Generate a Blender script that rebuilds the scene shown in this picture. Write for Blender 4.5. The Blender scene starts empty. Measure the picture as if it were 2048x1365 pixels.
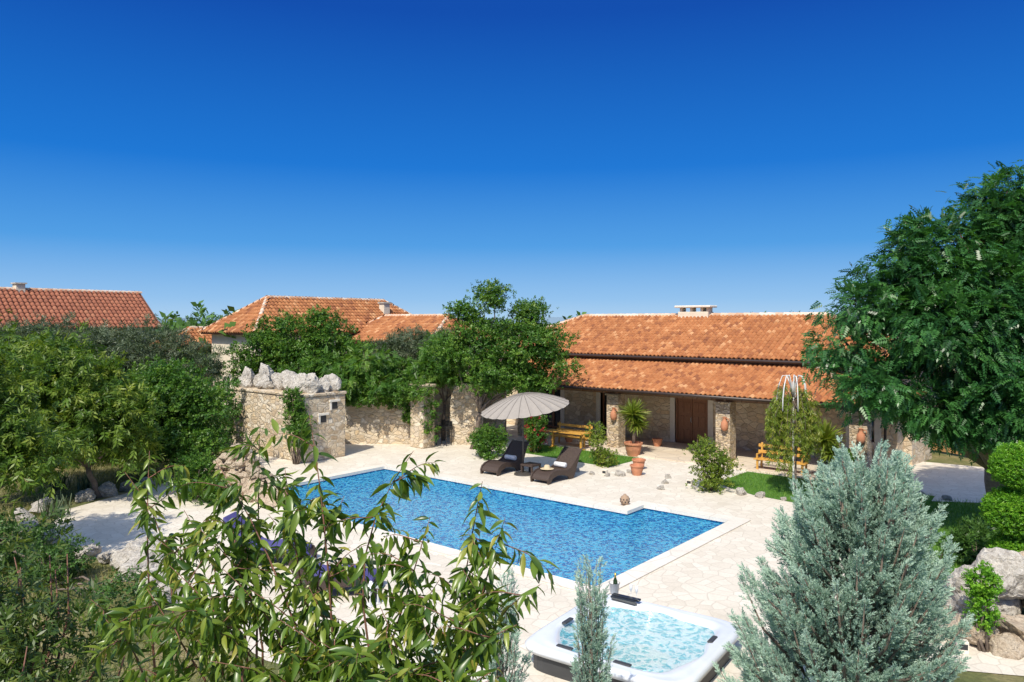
import bpy, bmesh, math, random
import numpy as np
from mathutils import Vector, Matrix, noise
from mathutils.geometry import tessellate_polygon
random.seed(7); rng=np.random.default_rng(7)
sc=bpy.context.scene; COL=sc.collection
C_,S_=0.7709,0.6370
def at(X,Y): # plan metres right / ahead of the viewpoint -> site axes (pool aligned)
    return (C_*X-S_*Y, S_*X+C_*Y)
def at3(X,Y,Z):
    u,v=at(X,Y); return (u,v,Z)
# ---------------------------------------------------------------- materials
def sock(nt,n,k,v):
    i=n.inputs[k]
    if isinstance(v,bpy.types.NodeSocket): nt.links.new(v,i)
    else: i.default_value=v
def node(nt,typ,ins=None,**props):
    n=nt.nodes.new(typ)
    for k,v in props.items(): setattr(n,k,v)
    for k,v in (ins or {}).items(): sock(nt,n,k,v)
    return n
def ramp(nt,fac,stops,interp='LINEAR'):
    n=nt.nodes.new('ShaderNodeValToRGB'); n.color_ramp.interpolation=interp
    e=n.color_ramp.elements
    while len(e)<len(stops): e.new(0.5)
    for i,(p,c) in enumerate(stops):
        e[i].position=p; e[i].color=(*c,1) if len(c)==3 else c
    nt.links.new(fac,n.inputs[0]); return n.outputs[0]
def mixc(nt,f,a,b,mode='MIX'):
    n=nt.nodes.new('ShaderNodeMix'); n.data_type='RGBA'; n.blend_type=mode
    sock(nt,n,0,f)
    for k,v in ((6,a),(7,b)):
        if isinstance(v,tuple) and len(v)==3: v=(*v,1)
        sock(nt,n,k,v)
    return n.outputs[2]
def base(name):
    m=bpy.data.materials.new(name); m.use_nodes=True; nt=m.node_tree
    return m,nt,nt.nodes['Principled BSDF']
def coords(nt,scale=(1,1,1),kind='Object'):
    tc=node(nt,'ShaderNodeTexCoord')
    mp=node(nt,'ShaderNodeMapping',{'Vector':tc.outputs[kind],'Scale':scale})
    return mp.outputs[0]
def noi(nt,vec,s,d=4,r=0.6): return node(nt,'ShaderNodeTexNoise',{'Vector':vec,'Scale':s,'Detail':d,'Roughness':r}).outputs[0]
def bump(nt,b,h,strength=.3,dist=.02):
    n=node(nt,'ShaderNodeBump',{'Height':h,'Strength':strength,'Distance':dist}); nt.links.new(n.outputs[0],b.inputs['Normal'])
def plain(name,c1,c2=None,rough=.6,s=4,bs=0.2,bd=.01,metal=0,stretch=(1,1,1)):
    m,nt,b=base(name); v=coords(nt,stretch); f=noi(nt,v,s,6)
    c2=c2 or tuple(x*.75 for x in c1)
    nt.links.new(ramp(nt,f,[(.3,c2),(.7,c1)]),b.inputs['Base Color'])
    b.inputs['Roughness'].default_value=rough; b.inputs['Metallic'].default_value=metal
    if bs: bump(nt,b,noi(nt,v,s*6,4),bs,bd)
    return m
def stonewall(name,cols,scale=3.2,mortar=(.42,.36,.28),zs=1.7,bd=.05):
    m,nt,b=base(name); v=coords(nt)
    w=node(nt,'ShaderNodeTexNoise',{'Vector':v,'Scale':1.7,'Detail':2})
    vv=node(nt,'ShaderNodeVectorMath',{0:w.outputs[1],1:(.35,.35,.25)},operation='MULTIPLY').outputs[0]
    vv=node(nt,'ShaderNodeVectorMath',{0:vv,1:v},operation='ADD').outputs[0]
    vv=node(nt,'ShaderNodeVectorMath',{0:vv,1:(1,1,zs)},operation='MULTIPLY').outputs[0]
    vo=node(nt,'ShaderNodeTexVoronoi',{'Vector':vv,'Scale':scale,'Randomness':.85})
    ve=node(nt,'ShaderNodeTexVoronoi',{'Vector':vv,'Scale':scale,'Randomness':.85},feature='DISTANCE_TO_EDGE')
    sep=node(nt,'ShaderNodeSeparateColor',{0:vo.outputs['Color']})
    st=[((i+.0)/(len(cols)-1),c) for i,c in enumerate(cols)]
    c=ramp(nt,sep.outputs[0],st)
    c=mixc(nt,.4,c,ramp(nt,noi(nt,v,9,6),[(.3,(.5,.47,.43)),(.6,(1,1,1))]),'MULTIPLY')
    edge=ramp(nt,ve.outputs[0],[(.02,(0,0,0)),(.08,(1,1,1))])
    c=mixc(nt,edge,mortar,c)
    nt.links.new(c,b.inputs['Base Color']); b.inputs['Roughness'].default_value=.9
    h=node(nt,'ShaderNodeMath',{0:edge,1:noi(nt,v,14,6)},operation='ADD').outputs[0]
    bump(nt,b,h,.8,bd); return m
def paving(name,cols,scale,joint,jw=.03,rough=.75):
    m,nt,b=base(name); v=coords(nt)
    w=node(nt,'ShaderNodeTexNoise',{'Vector':v,'Scale':1.2,'Detail':2})
    vv=node(nt,'ShaderNodeVectorMath',{0:w.outputs[1],1:(.3,.3,0)},operation='MULTIPLY').outputs[0]
    vv=node(nt,'ShaderNodeVectorMath',{0:vv,1:v},operation='ADD').outputs[0]
    vo=node(nt,'ShaderNodeTexVoronoi',{'Vector':vv,'Scale':scale},voronoi_dimensions='2D')
    ve=node(nt,'ShaderNodeTexVoronoi',{'Vector':vv,'Scale':scale},voronoi_dimensions='2D',feature='DISTANCE_TO_EDGE')
    sep=node(nt,'ShaderNodeSeparateColor',{0:vo.outputs['Color']})
    c=ramp(nt,sep.outputs[0],[(i/(len(cols)-1),k) for i,k in enumerate(cols)])
    c=mixc(nt,.5,c,ramp(nt,noi(nt,v,.8,8,.7),[(.3,(.8,.77,.72)),(.6,(1,1,1))]),'MULTIPLY')
    c=mixc(nt,.35,c,ramp(nt,noi(nt,v,22,4),[(.35,(.75,.72,.68)),(.6,(1,1,1))]),'MULTIPLY')
    edge=ramp(nt,ve.outputs[0],[(jw*.4,(0,0,0)),(jw*1.5,(1,1,1))])
    c=mixc(nt,edge,joint,c)
    nt.links.new(c,b.inputs['Base Color']); b.inputs['Roughness'].default_value=rough
    bump(nt,b,edge,.3,.008); return m
def leafmat(name,stops,tr=.3,rough=.45,spec=.4,tcol=None,k=1.45):
    m,nt,b=base(name)
    a=node(nt,'ShaderNodeAttribute',attribute_name='tone')
    c=ramp(nt,a.outputs['Fac'],[(p,tuple(x*k for x in q)) for p,q in stops])
    nt.links.new(c,b.inputs['Base Color']); b.inputs['Roughness'].default_value=rough
    b.inputs['Specular IOR Level'].default_value=spec
    t=node(nt,'ShaderNodeBsdfTranslucent',{'Color':mixc(nt,1.0,c,tcol or (1.35,1.35,.5),'MULTIPLY')})
    mx=node(nt,'ShaderNodeMixShader',{0:tr,1:b.outputs[0],2:t.outputs[0]})
    nt.links.new(mx.outputs[0],nt.nodes['Material Output'].inputs[0]); return m
def tonemat(name,stops,rough=.8,ns=8,bs=.3):
    m,nt,b=base(name); v=coords(nt)
    a=node(nt,'ShaderNodeAttribute',attribute_name='tone')
    c=ramp(nt,a.outputs['Fac'],stops)
    c=mixc(nt,.4,c,ramp(nt,noi(nt,v,ns,5),[(.3,(.6,.55,.5)),(.65,(1,1,1))]),'MULTIPLY')
    c=mixc(nt,.3,c,ramp(nt,noi(nt,v,.7,5),[(.35,(.66,.62,.58)),(.6,(1,1,1))]),'MULTIPLY')
    nt.links.new(c,b.inputs['Base Color']); b.inputs['Roughness'].default_value=rough
    bump(nt,b,noi(nt,v,40,3),bs,.01); return m

WALLC=[(.70,.57,.40),(.48,.36,.23),(.78,.67,.51),(.58,.49,.38),(.72,.55,.34),(.80,.73,.60)]
m_wall=stonewall('dry_stone_masonry',WALLC,3.4,(.56,.47,.34))
m_wall2=stonewall('house_stone_masonry',[(.80,.63,.42),(.55,.41,.26),(.84,.71,.51),(.67,.54,.39),(.80,.60,.36),(.86,.75,.57)],2.9,(.68,.55,.39))
m_slate=stonewall('stacked_ledge_stone',[(.60,.45,.28),(.76,.65,.49),(.44,.34,.24),(.70,.54,.33),(.62,.53,.41)],5.0,(.26,.20,.14),3.2,.05)
m_deck=paving('cream_crazy_paving',[(.66,.60,.50),(.75,.69,.59),(.69,.63,.53),(.77,.72,.62)],3.4,(.56,.50,.41),.04)
m_coping=paving('pale_coping_stone',[(.75,.70,.61),(.79,.74,.66)],.8,(.60,.55,.47),.012,.6)
m_porch=paving('beige_porch_tile',[(.66,.56,.43),(.72,.63,.5),(.6,.51,.4)],1.5,(.45,.38,.3),.03)
m_tile=tonemat('terracotta_roof_tile',[(0,(.26,.09,.035)),(.35,(.40,.15,.05)),(.7,(.48,.20,.073)),(1,(.60,.32,.15))])
m_tile2=tonemat('weathered_red_roof_tile',[(0,(.28,.095,.05)),(.5,(.36,.125,.065)),(1,(.42,.17,.09))])
m_cap=tonemat('pale_ridge_mortar_tile',[(0,(.55,.33,.2)),(.5,(.68,.5,.36)),(1,(.76,.64,.52))])
m_under=plain('roof_deck_brown',(.22,.09,.05),rough=.9)
m_gut=plain('dark_brown_gutter',(.045,.028,.022),rough=.4,bs=0)
m_raft=plain('brown_rafter_timber',(.24,.13,.065),rough=.6,s=3,stretch=(6,1,1))
m_render=plain('cream_render',(.76,.67,.53),(.66,.57,.44),.9,3)
m_jamb=plain('pale_limestone_trim',(.80,.74,.63),(.7,.63,.52),.8,6)
m_door=plain('brown_timber_door',(.34,.15,.07),(.2,.085,.04),.45,5,stretch=(6,6,1))
m_glass=plain('dark_window_glass',(.03,.035,.04),(.02,.023,.027),.05,2,0)
m_bench=plain('honey_varnished_pine',(.68,.38,.08),(.52,.26,.05),.4,3,.15,stretch=(1,8,8))
m_gate=plain('weathered_timber_gate',(.55,.33,.15),(.38,.21,.09),.7,4,.2,stretch=(8,8,1))
m_wick=plain('dark_brown_wicker',(.085,.055,.042),(.045,.03,.024),.5,60,.8,.02)
m_towel=plain('white_towel',(.82,.82,.82),(.7,.7,.72),.9,20,.5)
m_purple=plain('violet_blue_cushion',(.085,.075,.24),(.06,.055,.18),.85,5,.2)
m_umb=plain('taupe_canvas',(.34,.305,.265),(.30,.27,.235),.85,8,.1)
m_seam=plain('taupe_canvas_seam',(.19,.17,.15),rough=.8,bs=0)
m_pole=plain('dark_metal_pole',(.10,.09,.08),rough=.35,bs=0,metal=.3)
m_terra=plain('terracotta_pot_clay',(.58,.25,.13),(.42,.18,.10),.8,6)
m_bark=plain('grey_brown_bark',(.24,.19,.15),(.12,.09,.07),.9,12,.6,.02)
m_redbark=plain('reddish_peach_bark',(.28,.12,.08),(.14,.075,.05),.7,20,.3)
m_white=plain('white_painted_metal',(.8,.8,.78),rough=.4,bs=0)
m_straw=plain('woven_straw',(.62,.5,.32),rough=.8,s=30)
m_shell=plain('pearl_white_acrylic',(.72,.75,.78),(.58,.62,.67),.15,1.5,0)
m_cab=plain('charcoal_cabinet',(.05,.052,.055),rough=.5,s=3)
m_black=plain('black_plastic_panel',(.02,.022,.025),rough=.25,bs=0)
m_steel=plain('brushed_steel',(.7,.7,.7),rough=.35,bs=0,metal=.6)
m_bottle=plain('dark_green_bottle_glass',(.02,.05,.02),rough=.1,bs=0)
m_gold=plain('gold_foil',(.6,.42,.1),rough=.3,bs=0,metal=.8)
m_iron_shade=plain('black_iron_and_recess_shade',(.03,.03,.03),rough=.6)
def rockm(name,cs,s=2.2,dk=(.5,.45,.4)):
    m,nt,b=base(name); v=coords(nt)
    c=ramp(nt,noi(nt,v,s,8,.65),[(.28,cs[0]),(.42,cs[1]),(.6,cs[2]),(.8,cs[3])])
    c=mixc(nt,.6,c,ramp(nt,noi(nt,v,9,6,.7),[(.34,dk),(.52,(1,1,1))]),'MULTIPLY')
    nt.links.new(c,b.inputs['Base Color']); b.inputs['Roughness'].default_value=.9
    bump(nt,b,noi(nt,v,4,9,.65),.9,.14); return m
m_rock=rockm('pale_grey_limestone',[(.27,.24,.2),(.50,.46,.40),(.63,.59,.52),(.58,.46,.32)])
m_rockw=rockm('warm_tan_limestone',[(.28,.21,.15),(.54,.43,.31),(.66,.56,.43),(.58,.42,.26)],1.6)
def groundm():
    m,nt,b=base('dry_grassy_soil'); v=coords(nt)
    c=ramp(nt,noi(nt,v,.35,7,.65),[(.32,(.07,.10,.025)),(.48,(.15,.16,.05)),(.6,(.32,.26,.13)),(.8,(.40,.32,.2))])
    c=mixc(nt,.6,c,ramp(nt,noi(nt,v,9,6),[(.3,(.45,.45,.4)),(.7,(1,1,1))]),'MULTIPLY')
    nt.links.new(c,b.inputs['Base Color']); b.inputs['Roughness'].default_value=.95
    bump(nt,b,noi(nt,v,12,6),.8,.06); return m
m_ground=groundm()
m_lawn=plain('mown_lawn_green',(.09,.22,.02),(.05,.13,.015),.9,5,.6,.03)
def waterm(name,tint,dif,ws,difmix=.35,bs=.5,st=(.45,1.0),top=(.8,.95,1)):
    m,nt,b=base(name); nt.nodes.remove(b); v=coords(nt)
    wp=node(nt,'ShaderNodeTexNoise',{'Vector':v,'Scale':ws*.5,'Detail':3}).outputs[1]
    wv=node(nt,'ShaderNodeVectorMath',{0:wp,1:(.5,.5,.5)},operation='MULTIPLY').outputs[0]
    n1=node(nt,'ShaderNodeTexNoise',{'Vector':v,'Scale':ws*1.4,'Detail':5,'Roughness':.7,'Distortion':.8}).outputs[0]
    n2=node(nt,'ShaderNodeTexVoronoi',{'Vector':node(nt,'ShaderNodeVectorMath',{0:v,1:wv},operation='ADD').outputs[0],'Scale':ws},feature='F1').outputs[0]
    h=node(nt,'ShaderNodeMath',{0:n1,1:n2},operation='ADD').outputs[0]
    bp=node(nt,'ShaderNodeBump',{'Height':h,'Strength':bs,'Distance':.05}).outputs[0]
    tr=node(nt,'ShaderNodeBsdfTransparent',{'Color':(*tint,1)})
    dc=ramp(nt,h,[(st[0],dif[0]),(st[0]*.45+st[1]*.55,dif[1]),(st[1],top)])  # caustic-like light cells of the ripples are painted into the diffuse colour
    df=node(nt,'ShaderNodeBsdfDiffuse',{'Color':dc,'Normal':bp})
    gl=node(nt,'ShaderNodeBsdfGlossy',{'Roughness':.08,'Normal':bp,'Color':(1,1,1,1)})
    fr=node(nt,'ShaderNodeFresnel',{'IOR':1.33,'Normal':bp})
    m1=node(nt,'ShaderNodeMixShader',{0:difmix,1:tr.outputs[0],2:df.outputs[0]})
    m2=node(nt,'ShaderNodeMixShader',{0:fr.outputs[0],1:m1.outputs[0],2:gl.outputs[0]})
    nt.links.new(m2.outputs[0],nt.nodes['Material Output'].inputs[0]); return m
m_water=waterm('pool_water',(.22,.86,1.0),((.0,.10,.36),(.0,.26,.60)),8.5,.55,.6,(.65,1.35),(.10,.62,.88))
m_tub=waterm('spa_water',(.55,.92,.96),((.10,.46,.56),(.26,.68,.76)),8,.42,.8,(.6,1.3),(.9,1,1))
def mosaicm():
    m,nt,b=base('blue_glass_mosaic'); v=coords(nt)
    sn=node(nt,'ShaderNodeVectorMath',{0:v,1:(.05,.05,.05)},operation='SNAP').outputs[0]
    wn=node(nt,'ShaderNodeTexWhiteNoise',{'Vector':sn}).outputs[0]
    c=ramp(nt,wn,[(0,(.0,.12,.38)),(.4,(.0,.25,.58)),(.75,(.02,.40,.72)),(1,(.3,.7,.9))])
    nt.links.new(c,b.inputs['Base Color']); b.inputs['Roughness'].default_value=.3; return m
m_mosaic=mosaicm()
m_lpeach=leafmat('peach_leaf',[(0,(.03,.07,.01)),(.5,(.09,.155,.018)),(.85,(.17,.22,.03)),(1,(.25,.24,.045))],.35,.33,.6,k=1.4)
m_lshrub=leafmat('dark_shrub_leaf',[(0,(.02,.045,.01)),(.5,(.06,.105,.016)),(1,(.15,.18,.03))],.3,.4,.5,k=1.3)
m_lplum=leafmat('plum_leaf',[(0,(.028,.068,.01)),(.5,(.08,.145,.016)),(1,(.19,.23,.035))],.35,k=1.4)
m_lyel=leafmat('yellow_green_leaf',[(0,(.05,.09,.012)),(.5,(.12,.18,.02)),(1,(.22,.24,.04))],.35,k=1.35)
m_lgreen=leafmat('mid_green_leaf',[(0,(.02,.06,.01)),(.5,(.055,.13,.015)),(1,(.13,.21,.03))],.33,k=1.45)
m_ldark=leafmat('dark_green_leaf',[(0,(.02,.05,.012)),(.5,(.045,.10,.02)),(1,(.08,.16,.035))],.3)
m_lpin=leafmat('dense_pinnate_leaf',[(0,(.01,.045,.014)),(.5,(.03,.105,.025)),(1,(.075,.2,.045))],.3,.36,.5,k=1.35)
m_lolive=leafmat('olive_grey_leaf',[(0,(.035,.055,.028)),(.5,(.075,.105,.055)),(1,(.15,.18,.11))],.25,k=1.3)
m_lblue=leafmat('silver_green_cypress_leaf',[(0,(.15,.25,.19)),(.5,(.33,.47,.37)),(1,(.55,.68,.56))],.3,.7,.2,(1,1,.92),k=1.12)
m_ltop=leafmat('box_topiary_leaf',[(0,(.03,.11,.01)),(.5,(.10,.25,.015)),(1,(.2,.36,.03))],.33,k=1.4)
m_grass=leafmat('grass_blade',[(0,(.05,.13,.01)),(.5,(.1,.23,.02)),(1,(.18,.3,.04))],.3,k=1.2)
m_dry=leafmat('dry_grass_blade',[(0,(.08,.11,.02)),(.5,(.2,.2,.06)),(1,(.36,.31,.14))],.3,k=1.1)
m_flower=leafmat('red_flower_petal',[(0,(.4,.01,.03)),(1,(.65,.05,.1))],.3,k=1)
# ---------------------------------------------------------------- mesh helpers
def finish(o,parent=None,label=None,cat=None,kind=None,group=None):
    COL.objects.link(o)
    if parent is not None: o.parent=parent
    if label: o['label']=label
    if cat: o['category']=cat
    if kind: o['kind']=kind
    if group: o['group']=group
    return o
def thing(name,loc,label,cat,group=None,rot=0):
    e=bpy.data.objects.new(name,None); e.empty_display_size=.2
    e.location=loc if len(loc)==3 else (*loc,0); e.rotation_euler=(0,0,rot)
    return finish(e,None,label,cat,None,group)
class MB:
    def __init__(s): s.v=[]; s.f=[]
    def add(s,V,F):
        n=len(s.v); s.v+= [tuple(p) for p in V]; s.f+=[tuple(i+n for i in f) for f in F]; return s
    def box(s,x0,x1,y0,y1,z0,z1):
        V=[(x,y,z) for z in (z0,z1) for y in (y0,y1) for x in (x0,x1)]
        return s.add(V,[(0,2,3,1),(4,5,7,6),(0,1,5,4),(2,6,7,3),(0,4,6,2),(1,3,7,5)])
    def obox(s,c,sz,rz=0,rx=0,ry=0):
        R=Matrix.Rotation(rz,3,'Z')@Matrix.Rotation(ry,3,'Y')@Matrix.Rotation(rx,3,'X')
        V=[Vector(c)+R@Vector((x*sz[0]/2,y*sz[1]/2,z*sz[2]/2)) for z in(-1,1) for y in(-1,1) for x in(-1,1)]
        return s.add(V,[(0,2,3,1),(4,5,7,6),(0,1,5,4),(2,6,7,3),(0,4,6,2),(1,3,7,5)])
    def tube(s,pts,rad,n=8,cap=True):
        pts=[Vector(p) for p in pts]
        if not hasattr(rad,'__len__'): rad=[rad]*len(pts)
        V=[];F=[]
        for i,p in enumerate(pts):
            d=(pts[min(i+1,len(pts)-1)]-pts[max(i-1,0)]).normalized()
            a=Vector((0,0,1)) if abs(d.z)<.9 else Vector((1,0,0))
            x=d.cross(a).normalized(); y=x.cross(d)
            for k in range(n):
                t=2*math.pi*k/n; V.append(p+(x*math.cos(t)+y*math.sin(t))*rad[i])
        for i in range(len(pts)-1):
            for k in range(n):
                F.append((i*n+k,i*n+(k+1)%n,(i+1)*n+(k+1)%n,(i+1)*n+k))
        if cap: F.append(tuple(range(n))[::-1]); F.append(tuple((len(pts)-1)*n+k for k in range(n)))
        return s.add(V,F)
    def lathe(s,prof,n=20,c=(0,0,0)):
        V=[];F=[]
        for r,z in prof:
            for k in range(n):
                t=2*math.pi*k/n; V.append((c[0]+r*math.cos(t),c[1]+r*math.sin(t),c[2]+z))
        for i in range(len(prof)-1):
            for k in range(n): F.append((i*n+k,i*n+(k+1)%n,(i+1)*n+(k+1)%n,(i+1)*n+k))
        return s.add(V,F)
    def build(s,name,mat,parent=None,smooth=False,bevel=0,loc=None,**kw):
        me=bpy.data.meshes.new(name)
        off=Vector(loc) if loc is not None else Vector((0,0,0))
        me.from_pydata([Vector(p)-off for p in s.v],[],s.f); me.materials.append(mat)
        if smooth: me.polygons.foreach_set('use_smooth',[True]*len(me.polygons))
        o=bpy.data.objects.new(name,me); o.location=off
        if bevel:
            b=o.modifiers.new('bevel','BEVEL'); b.width=bevel; b.segments=2; b.limit_method='ANGLE'
        return finish(o,parent,**kw)
def wpart(mb,name,mat,parent,**kw):
    o=mb.build(name,mat,None,**{k:v for k,v in kw.items() if k in('smooth','bevel')})
    o.parent=parent; o.location=-Vector(parent.location)
    if 'label' in kw: o['label']=kw['label']
    return o
def nrm(a): return a/np.maximum(np.linalg.norm(a,axis=-1,keepdims=True),1e-9)
def inst(name,T,F,P,D,Nn,S,tone,mat,parent=None,smooth=False,**kw):
    """many small faces (leaves, tiles) joined in ONE mesh part"""
    T=np.array(T,float); F=np.array(F,int); P=np.array(P,float); n=len(P)
    y=nrm(D); x=nrm(np.cross(y,Nn)); z=np.cross(x,y)
    S=np.asarray(S,float).reshape(-1,1,1)*np.ones((n,1,1))
    off=np.array(parent.location) if parent is not None else np.zeros(3)
    V=(P-off)[:,None,:]+S*(T[None,:,0:1]*x[:,None]+T[None,:,1:2]*y[:,None]+T[None,:,2:3]*z[:,None])
    k=len(T); FF=(F[None]+(np.arange(n)*k)[:,None,None]).reshape(-1,F.shape[1]); V=V.reshape(-1,3)
    me=bpy.data.meshes.new(name)
    me.vertices.add(len(V)); me.vertices.foreach_set('co',V.ravel())
    me.loops.add(FF.size); me.loops.foreach_set('vertex_index',FF.ravel().astype(np.int32))
    me.polygons.add(len(FF)); me.polygons.foreach_set('loop_start',np.arange(0,FF.size,F.shape[1],dtype=np.int32))
    if smooth: me.polygons.foreach_set('use_smooth',np.ones(len(FF),bool))
    me.update(calc_edges=True)
    a=me.attributes.new('tone','FLOAT','POINT'); a.data.foreach_set('value',np.repeat(np.asarray(tone),k).astype(np.float32))
    me.materials.append(mat); o=bpy.data.objects.new(name,me)
    return finish(o,parent,**kw)
def t_lance(w=.14,stations=5):
    T=[];F=[]; ws=[.02,.85,1,.62,.03]
    for i in range(stations):
        t=i/(stations-1); hw=w*ws[i]; zc=-.34*t*t
        T+=[(-hw,t,zc+hw*.5),(0,t,zc),(hw,t,zc+hw*.5)]
    for i in range(stations-1):
        a=i*3; F+=[(a,a+1,a+4,a+3),(a+1,a+2,a+5,a+4)]
    return T,F
def rh(T,F,o,d,up,L,w):
    o=Vector(o);d=Vector(d).normalized();up=Vector(up); x=d.cross(up).normalized()
    b=len(T); T+=[tuple(o),tuple(o+d*L*.45+x*w/2),tuple(o+d*L),tuple(o+d*L*.45-x*w/2)]; F.append((b,b+1,b+2,b+3))
def t_frond(n=5,L=.42,w=.16,droop=.25):
    T=[];F=[]
    for i in range(n):
        t=(i+.6)/n
        for sgn in(-1,1): rh(T,F,(0,t*.85,-droop*t*t),(sgn*1,.55,-.25),(0,0,1),L*(1-.35*t),w)
    rh(T,F,(0,.8,-droop*.7),(0,1,-.4),(0,0,1),L,w); return T,F
def t_sprig(n=7,L=.5,w=.3,seed=1,spread=.9):
    r=random.Random(seed); T=[];F=[]
    for i in range(n):
        t=i/n; a=i*2.4+r.random()
        rh(T,F,(0,t*.7,0),(math.cos(a)*spread,.6,math.sin(a)*spread),(r.uniform(-.5,.5),r.uniform(-.5,.5),1),L*r.uniform(.7,1.1),w)
    return T,F
def t_feather(n=8,seed=3):
    r=random.Random(seed); T=[];F=[]
    rh(T,F,(0,0,0),(0,1,0),(0,0,1),1,.09)
    for i in range(n):
        t=(i+.5)/n; a=i*2.2+r.random()
        rh(T,F,(0,t*.75,0),(math.cos(a)*.7,1.0,math.sin(a)*.7),(r.uniform(-1,1),.2,r.uniform(.2,1)),.42*(1.1-t*.6),.12)
    return T,F
LANCE=t_lance(); FROND=t_frond(); SPRIG=t_sprig(); FEATHER=t_feather(); DROOPY=t_sprig(8,.8,.2,4,.55); OLIVE=t_sprig(9,.5,.12,5,.7)
BLADE=([(-.04,0,0),(.04,0,0),(.015,1,-.2),(-.015,1,-.2)],[(0,1,2,3)])
def clumps(blobs,n,jag=.22,lo=.45):
    A=np.array([[*at3(b[0],b[1],b[2]),b[3],b[4]] for b in blobs]); w=(A[:,3]*(A[:,3]+A[:,4])); w/=w.sum()
    i=rng.choice(len(A),n,p=w); D=nrm(rng.normal(size=(n,3)))
    ph=A[i,0]*3; r=lo+(1-lo)*rng.random(n)**.5
    r*=1+jag*(np.sin(D[:,0]*5+ph)*np.cos(D[:,2]*6+ph*1.7)+.6*np.sin(D[:,1]*9+ph*2.3))
    P=A[i,:3]+D*(r[:,None])*np.stack([A[i,3],A[i,3],A[i,4]],1)
    P[:,2]=np.maximum(P[:,2],.08)
    return P,D
def foliage(name,blobs,nc,per,spread,tm,size,mat,parent,droop=.2,out=.8,rnd=.6,jag=.22,lo=.45,up=1.0):
    Cn,D=clumps(blobs,nc,jag,lo)
    P=np.repeat(Cn,per,0)+rng.normal(size=(nc*per,3))*spread*[1,1,.7]
    P[:,2]=np.maximum(P[:,2],.05)
    DD=np.repeat(D,per,0)
    d=nrm(DD*out+rng.normal(size=DD.shape)*rnd+[0,0,-droop]); nn=nrm(DD*.6+rng.normal(size=DD.shape)*.45+[0,0,up])
    tone=np.clip(np.repeat(rng.random(nc),per)*.55+rng.random(nc*per)*.45,0,1)
    return inst(name,tm[0],tm[1],P,d,nn,size*rng.uniform(.65,1.25,nc*per),tone,mat,parent)
def wig(a,b,n=5,k=.08):
    a=Vector(a);b=Vector(b);L=(b-a).length
    return [a.lerp(b,i/n)+(Vector((random.uniform(-1,1),random.uniform(-1,1),random.uniform(-.5,.5)))*L*k*(0 if i in(0,n) else 1)) for i in range(n+1)]
def tree(name,label,cat,base_,tr,blobs,nc,per,spread,tm,size,mat,fork=.45,group=None,bark=None,**kw):
    u,v=at(*base_); e=thing(name,(u,v,0),label,cat,group)
    mb=MB(); cx=np.mean([b[0] for b in blobs]);cy=np.mean([b[1] for b in blobs])
    fz=min(b[2] for b in blobs)*fork+.2
    f=(u+ (at(cx,cy)[0]-u)*.25, v+(at(cx,cy)[1]-v)*.25, fz)
    mb.tube(wig((u,v,-.05),f,4,.04),[tr*1.25,tr,tr*.9,tr*.85,tr*.8],8)
    for b in blobs:
        p=wig(f,at3(b[0],b[1],b[2]+b[4]*.3),5,.07); mb.tube(p,[tr*.62,tr*.5,tr*.4,tr*.3,tr*.2,tr*.08],6)
        for k in range(3):
            q=Vector(p[3])+Vector((random.uniform(-1,1)*b[3],random.uniform(-1,1)*b[3],random.uniform(-.2,.8)*b[4]))*.8
            mb.tube(wig(p[3],q,3,.08),[tr*.22,tr*.16,tr*.1,tr*.04],5)
    wpart(mb,'trunk',bark or m_bark,e,smooth=True)
    foliage('crown',blobs,nc,per,spread,tm,size,mat,e,**kw)
    return e
def bush(name,label,cat,blobs,nc,per,spread,tm,size,mat,group=None,stem=True,bark=None,ns=4,**kw):
    b0=blobs[0]; u,v=at(b0[0],b0[1]); e=thing(name,(u,v,0),label,cat,group)
    if stem:
        mb=MB()
        for b in blobs:
            for k in range(ns):
                q=Vector(at3(b[0],b[1],b[2]))+Vector((random.uniform(-1,1)*b[3],random.uniform(-1,1)*b[3],random.uniform(0,1)*b[4]))*.8
                mb.tube(wig((u+random.uniform(-.1,.1),v+random.uniform(-.1,.1),0),q,4,.06),[.03,.025,.018,.012,.005],5)
        wpart(mb,'stem',bark or m_bark,e,smooth=True)
    foliage('foliage',blobs,nc,per,spread,tm,size,mat,e,**kw); return e
# ---------------------------------------------------------------- rocks
def rockmesh(seed,mat,rough=1):
    bm=bmesh.new(); bmesh.ops.create_icosphere(bm,subdivisions=4,radius=1); r=random.Random(seed)
    pl=[(Vector((r.gauss(0,1),r.gauss(0,1),r.gauss(0,1))).normalized(),r.uniform(.55,.85)) for _ in range(14)]
    for v in bm.verts:
        p=v.co.copy()
        for n,d in pl:
            k=p.dot(n)
            if k>d: p-=n*(k-d)*.9
        q=p*2.2+Vector((seed*7.1,0,0)); p*=1+rough*(.14*noise.noise(q)+.07*noise.noise(q*2.6)+.04*noise.noise(q*7))
        v.co=p
    me=bpy.data.meshes.new('boulder_mesh'); bm.to_mesh(me); bm.free(); me.materials.append(mat); return me
RM=[rockmesh(i,m_rock,1.4) for i in range(7)]; RW=[rockmesh(i+20,m_rockw,1.3) for i in range(5)]
def rock(X,Y,z,s,label,group,name='boulder',cat='rock',pool_=None):
    o=bpy.data.objects.new(name,random.choice(pool_ or RM)); u,v=at(X,Y)
    o.location=(u,v,z); o.rotation_euler=(random.uniform(-.4,.4),random.uniform(-.4,.4),random.uniform(0,6.28))
    k=s if hasattr(s,'__len__') else (s*random.uniform(.85,1.25),s*random.uniform(.8,1.1),s*random.uniform(.65,.95))
    o.scale=k; return finish(o,None,label,cat,None,group)
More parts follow.
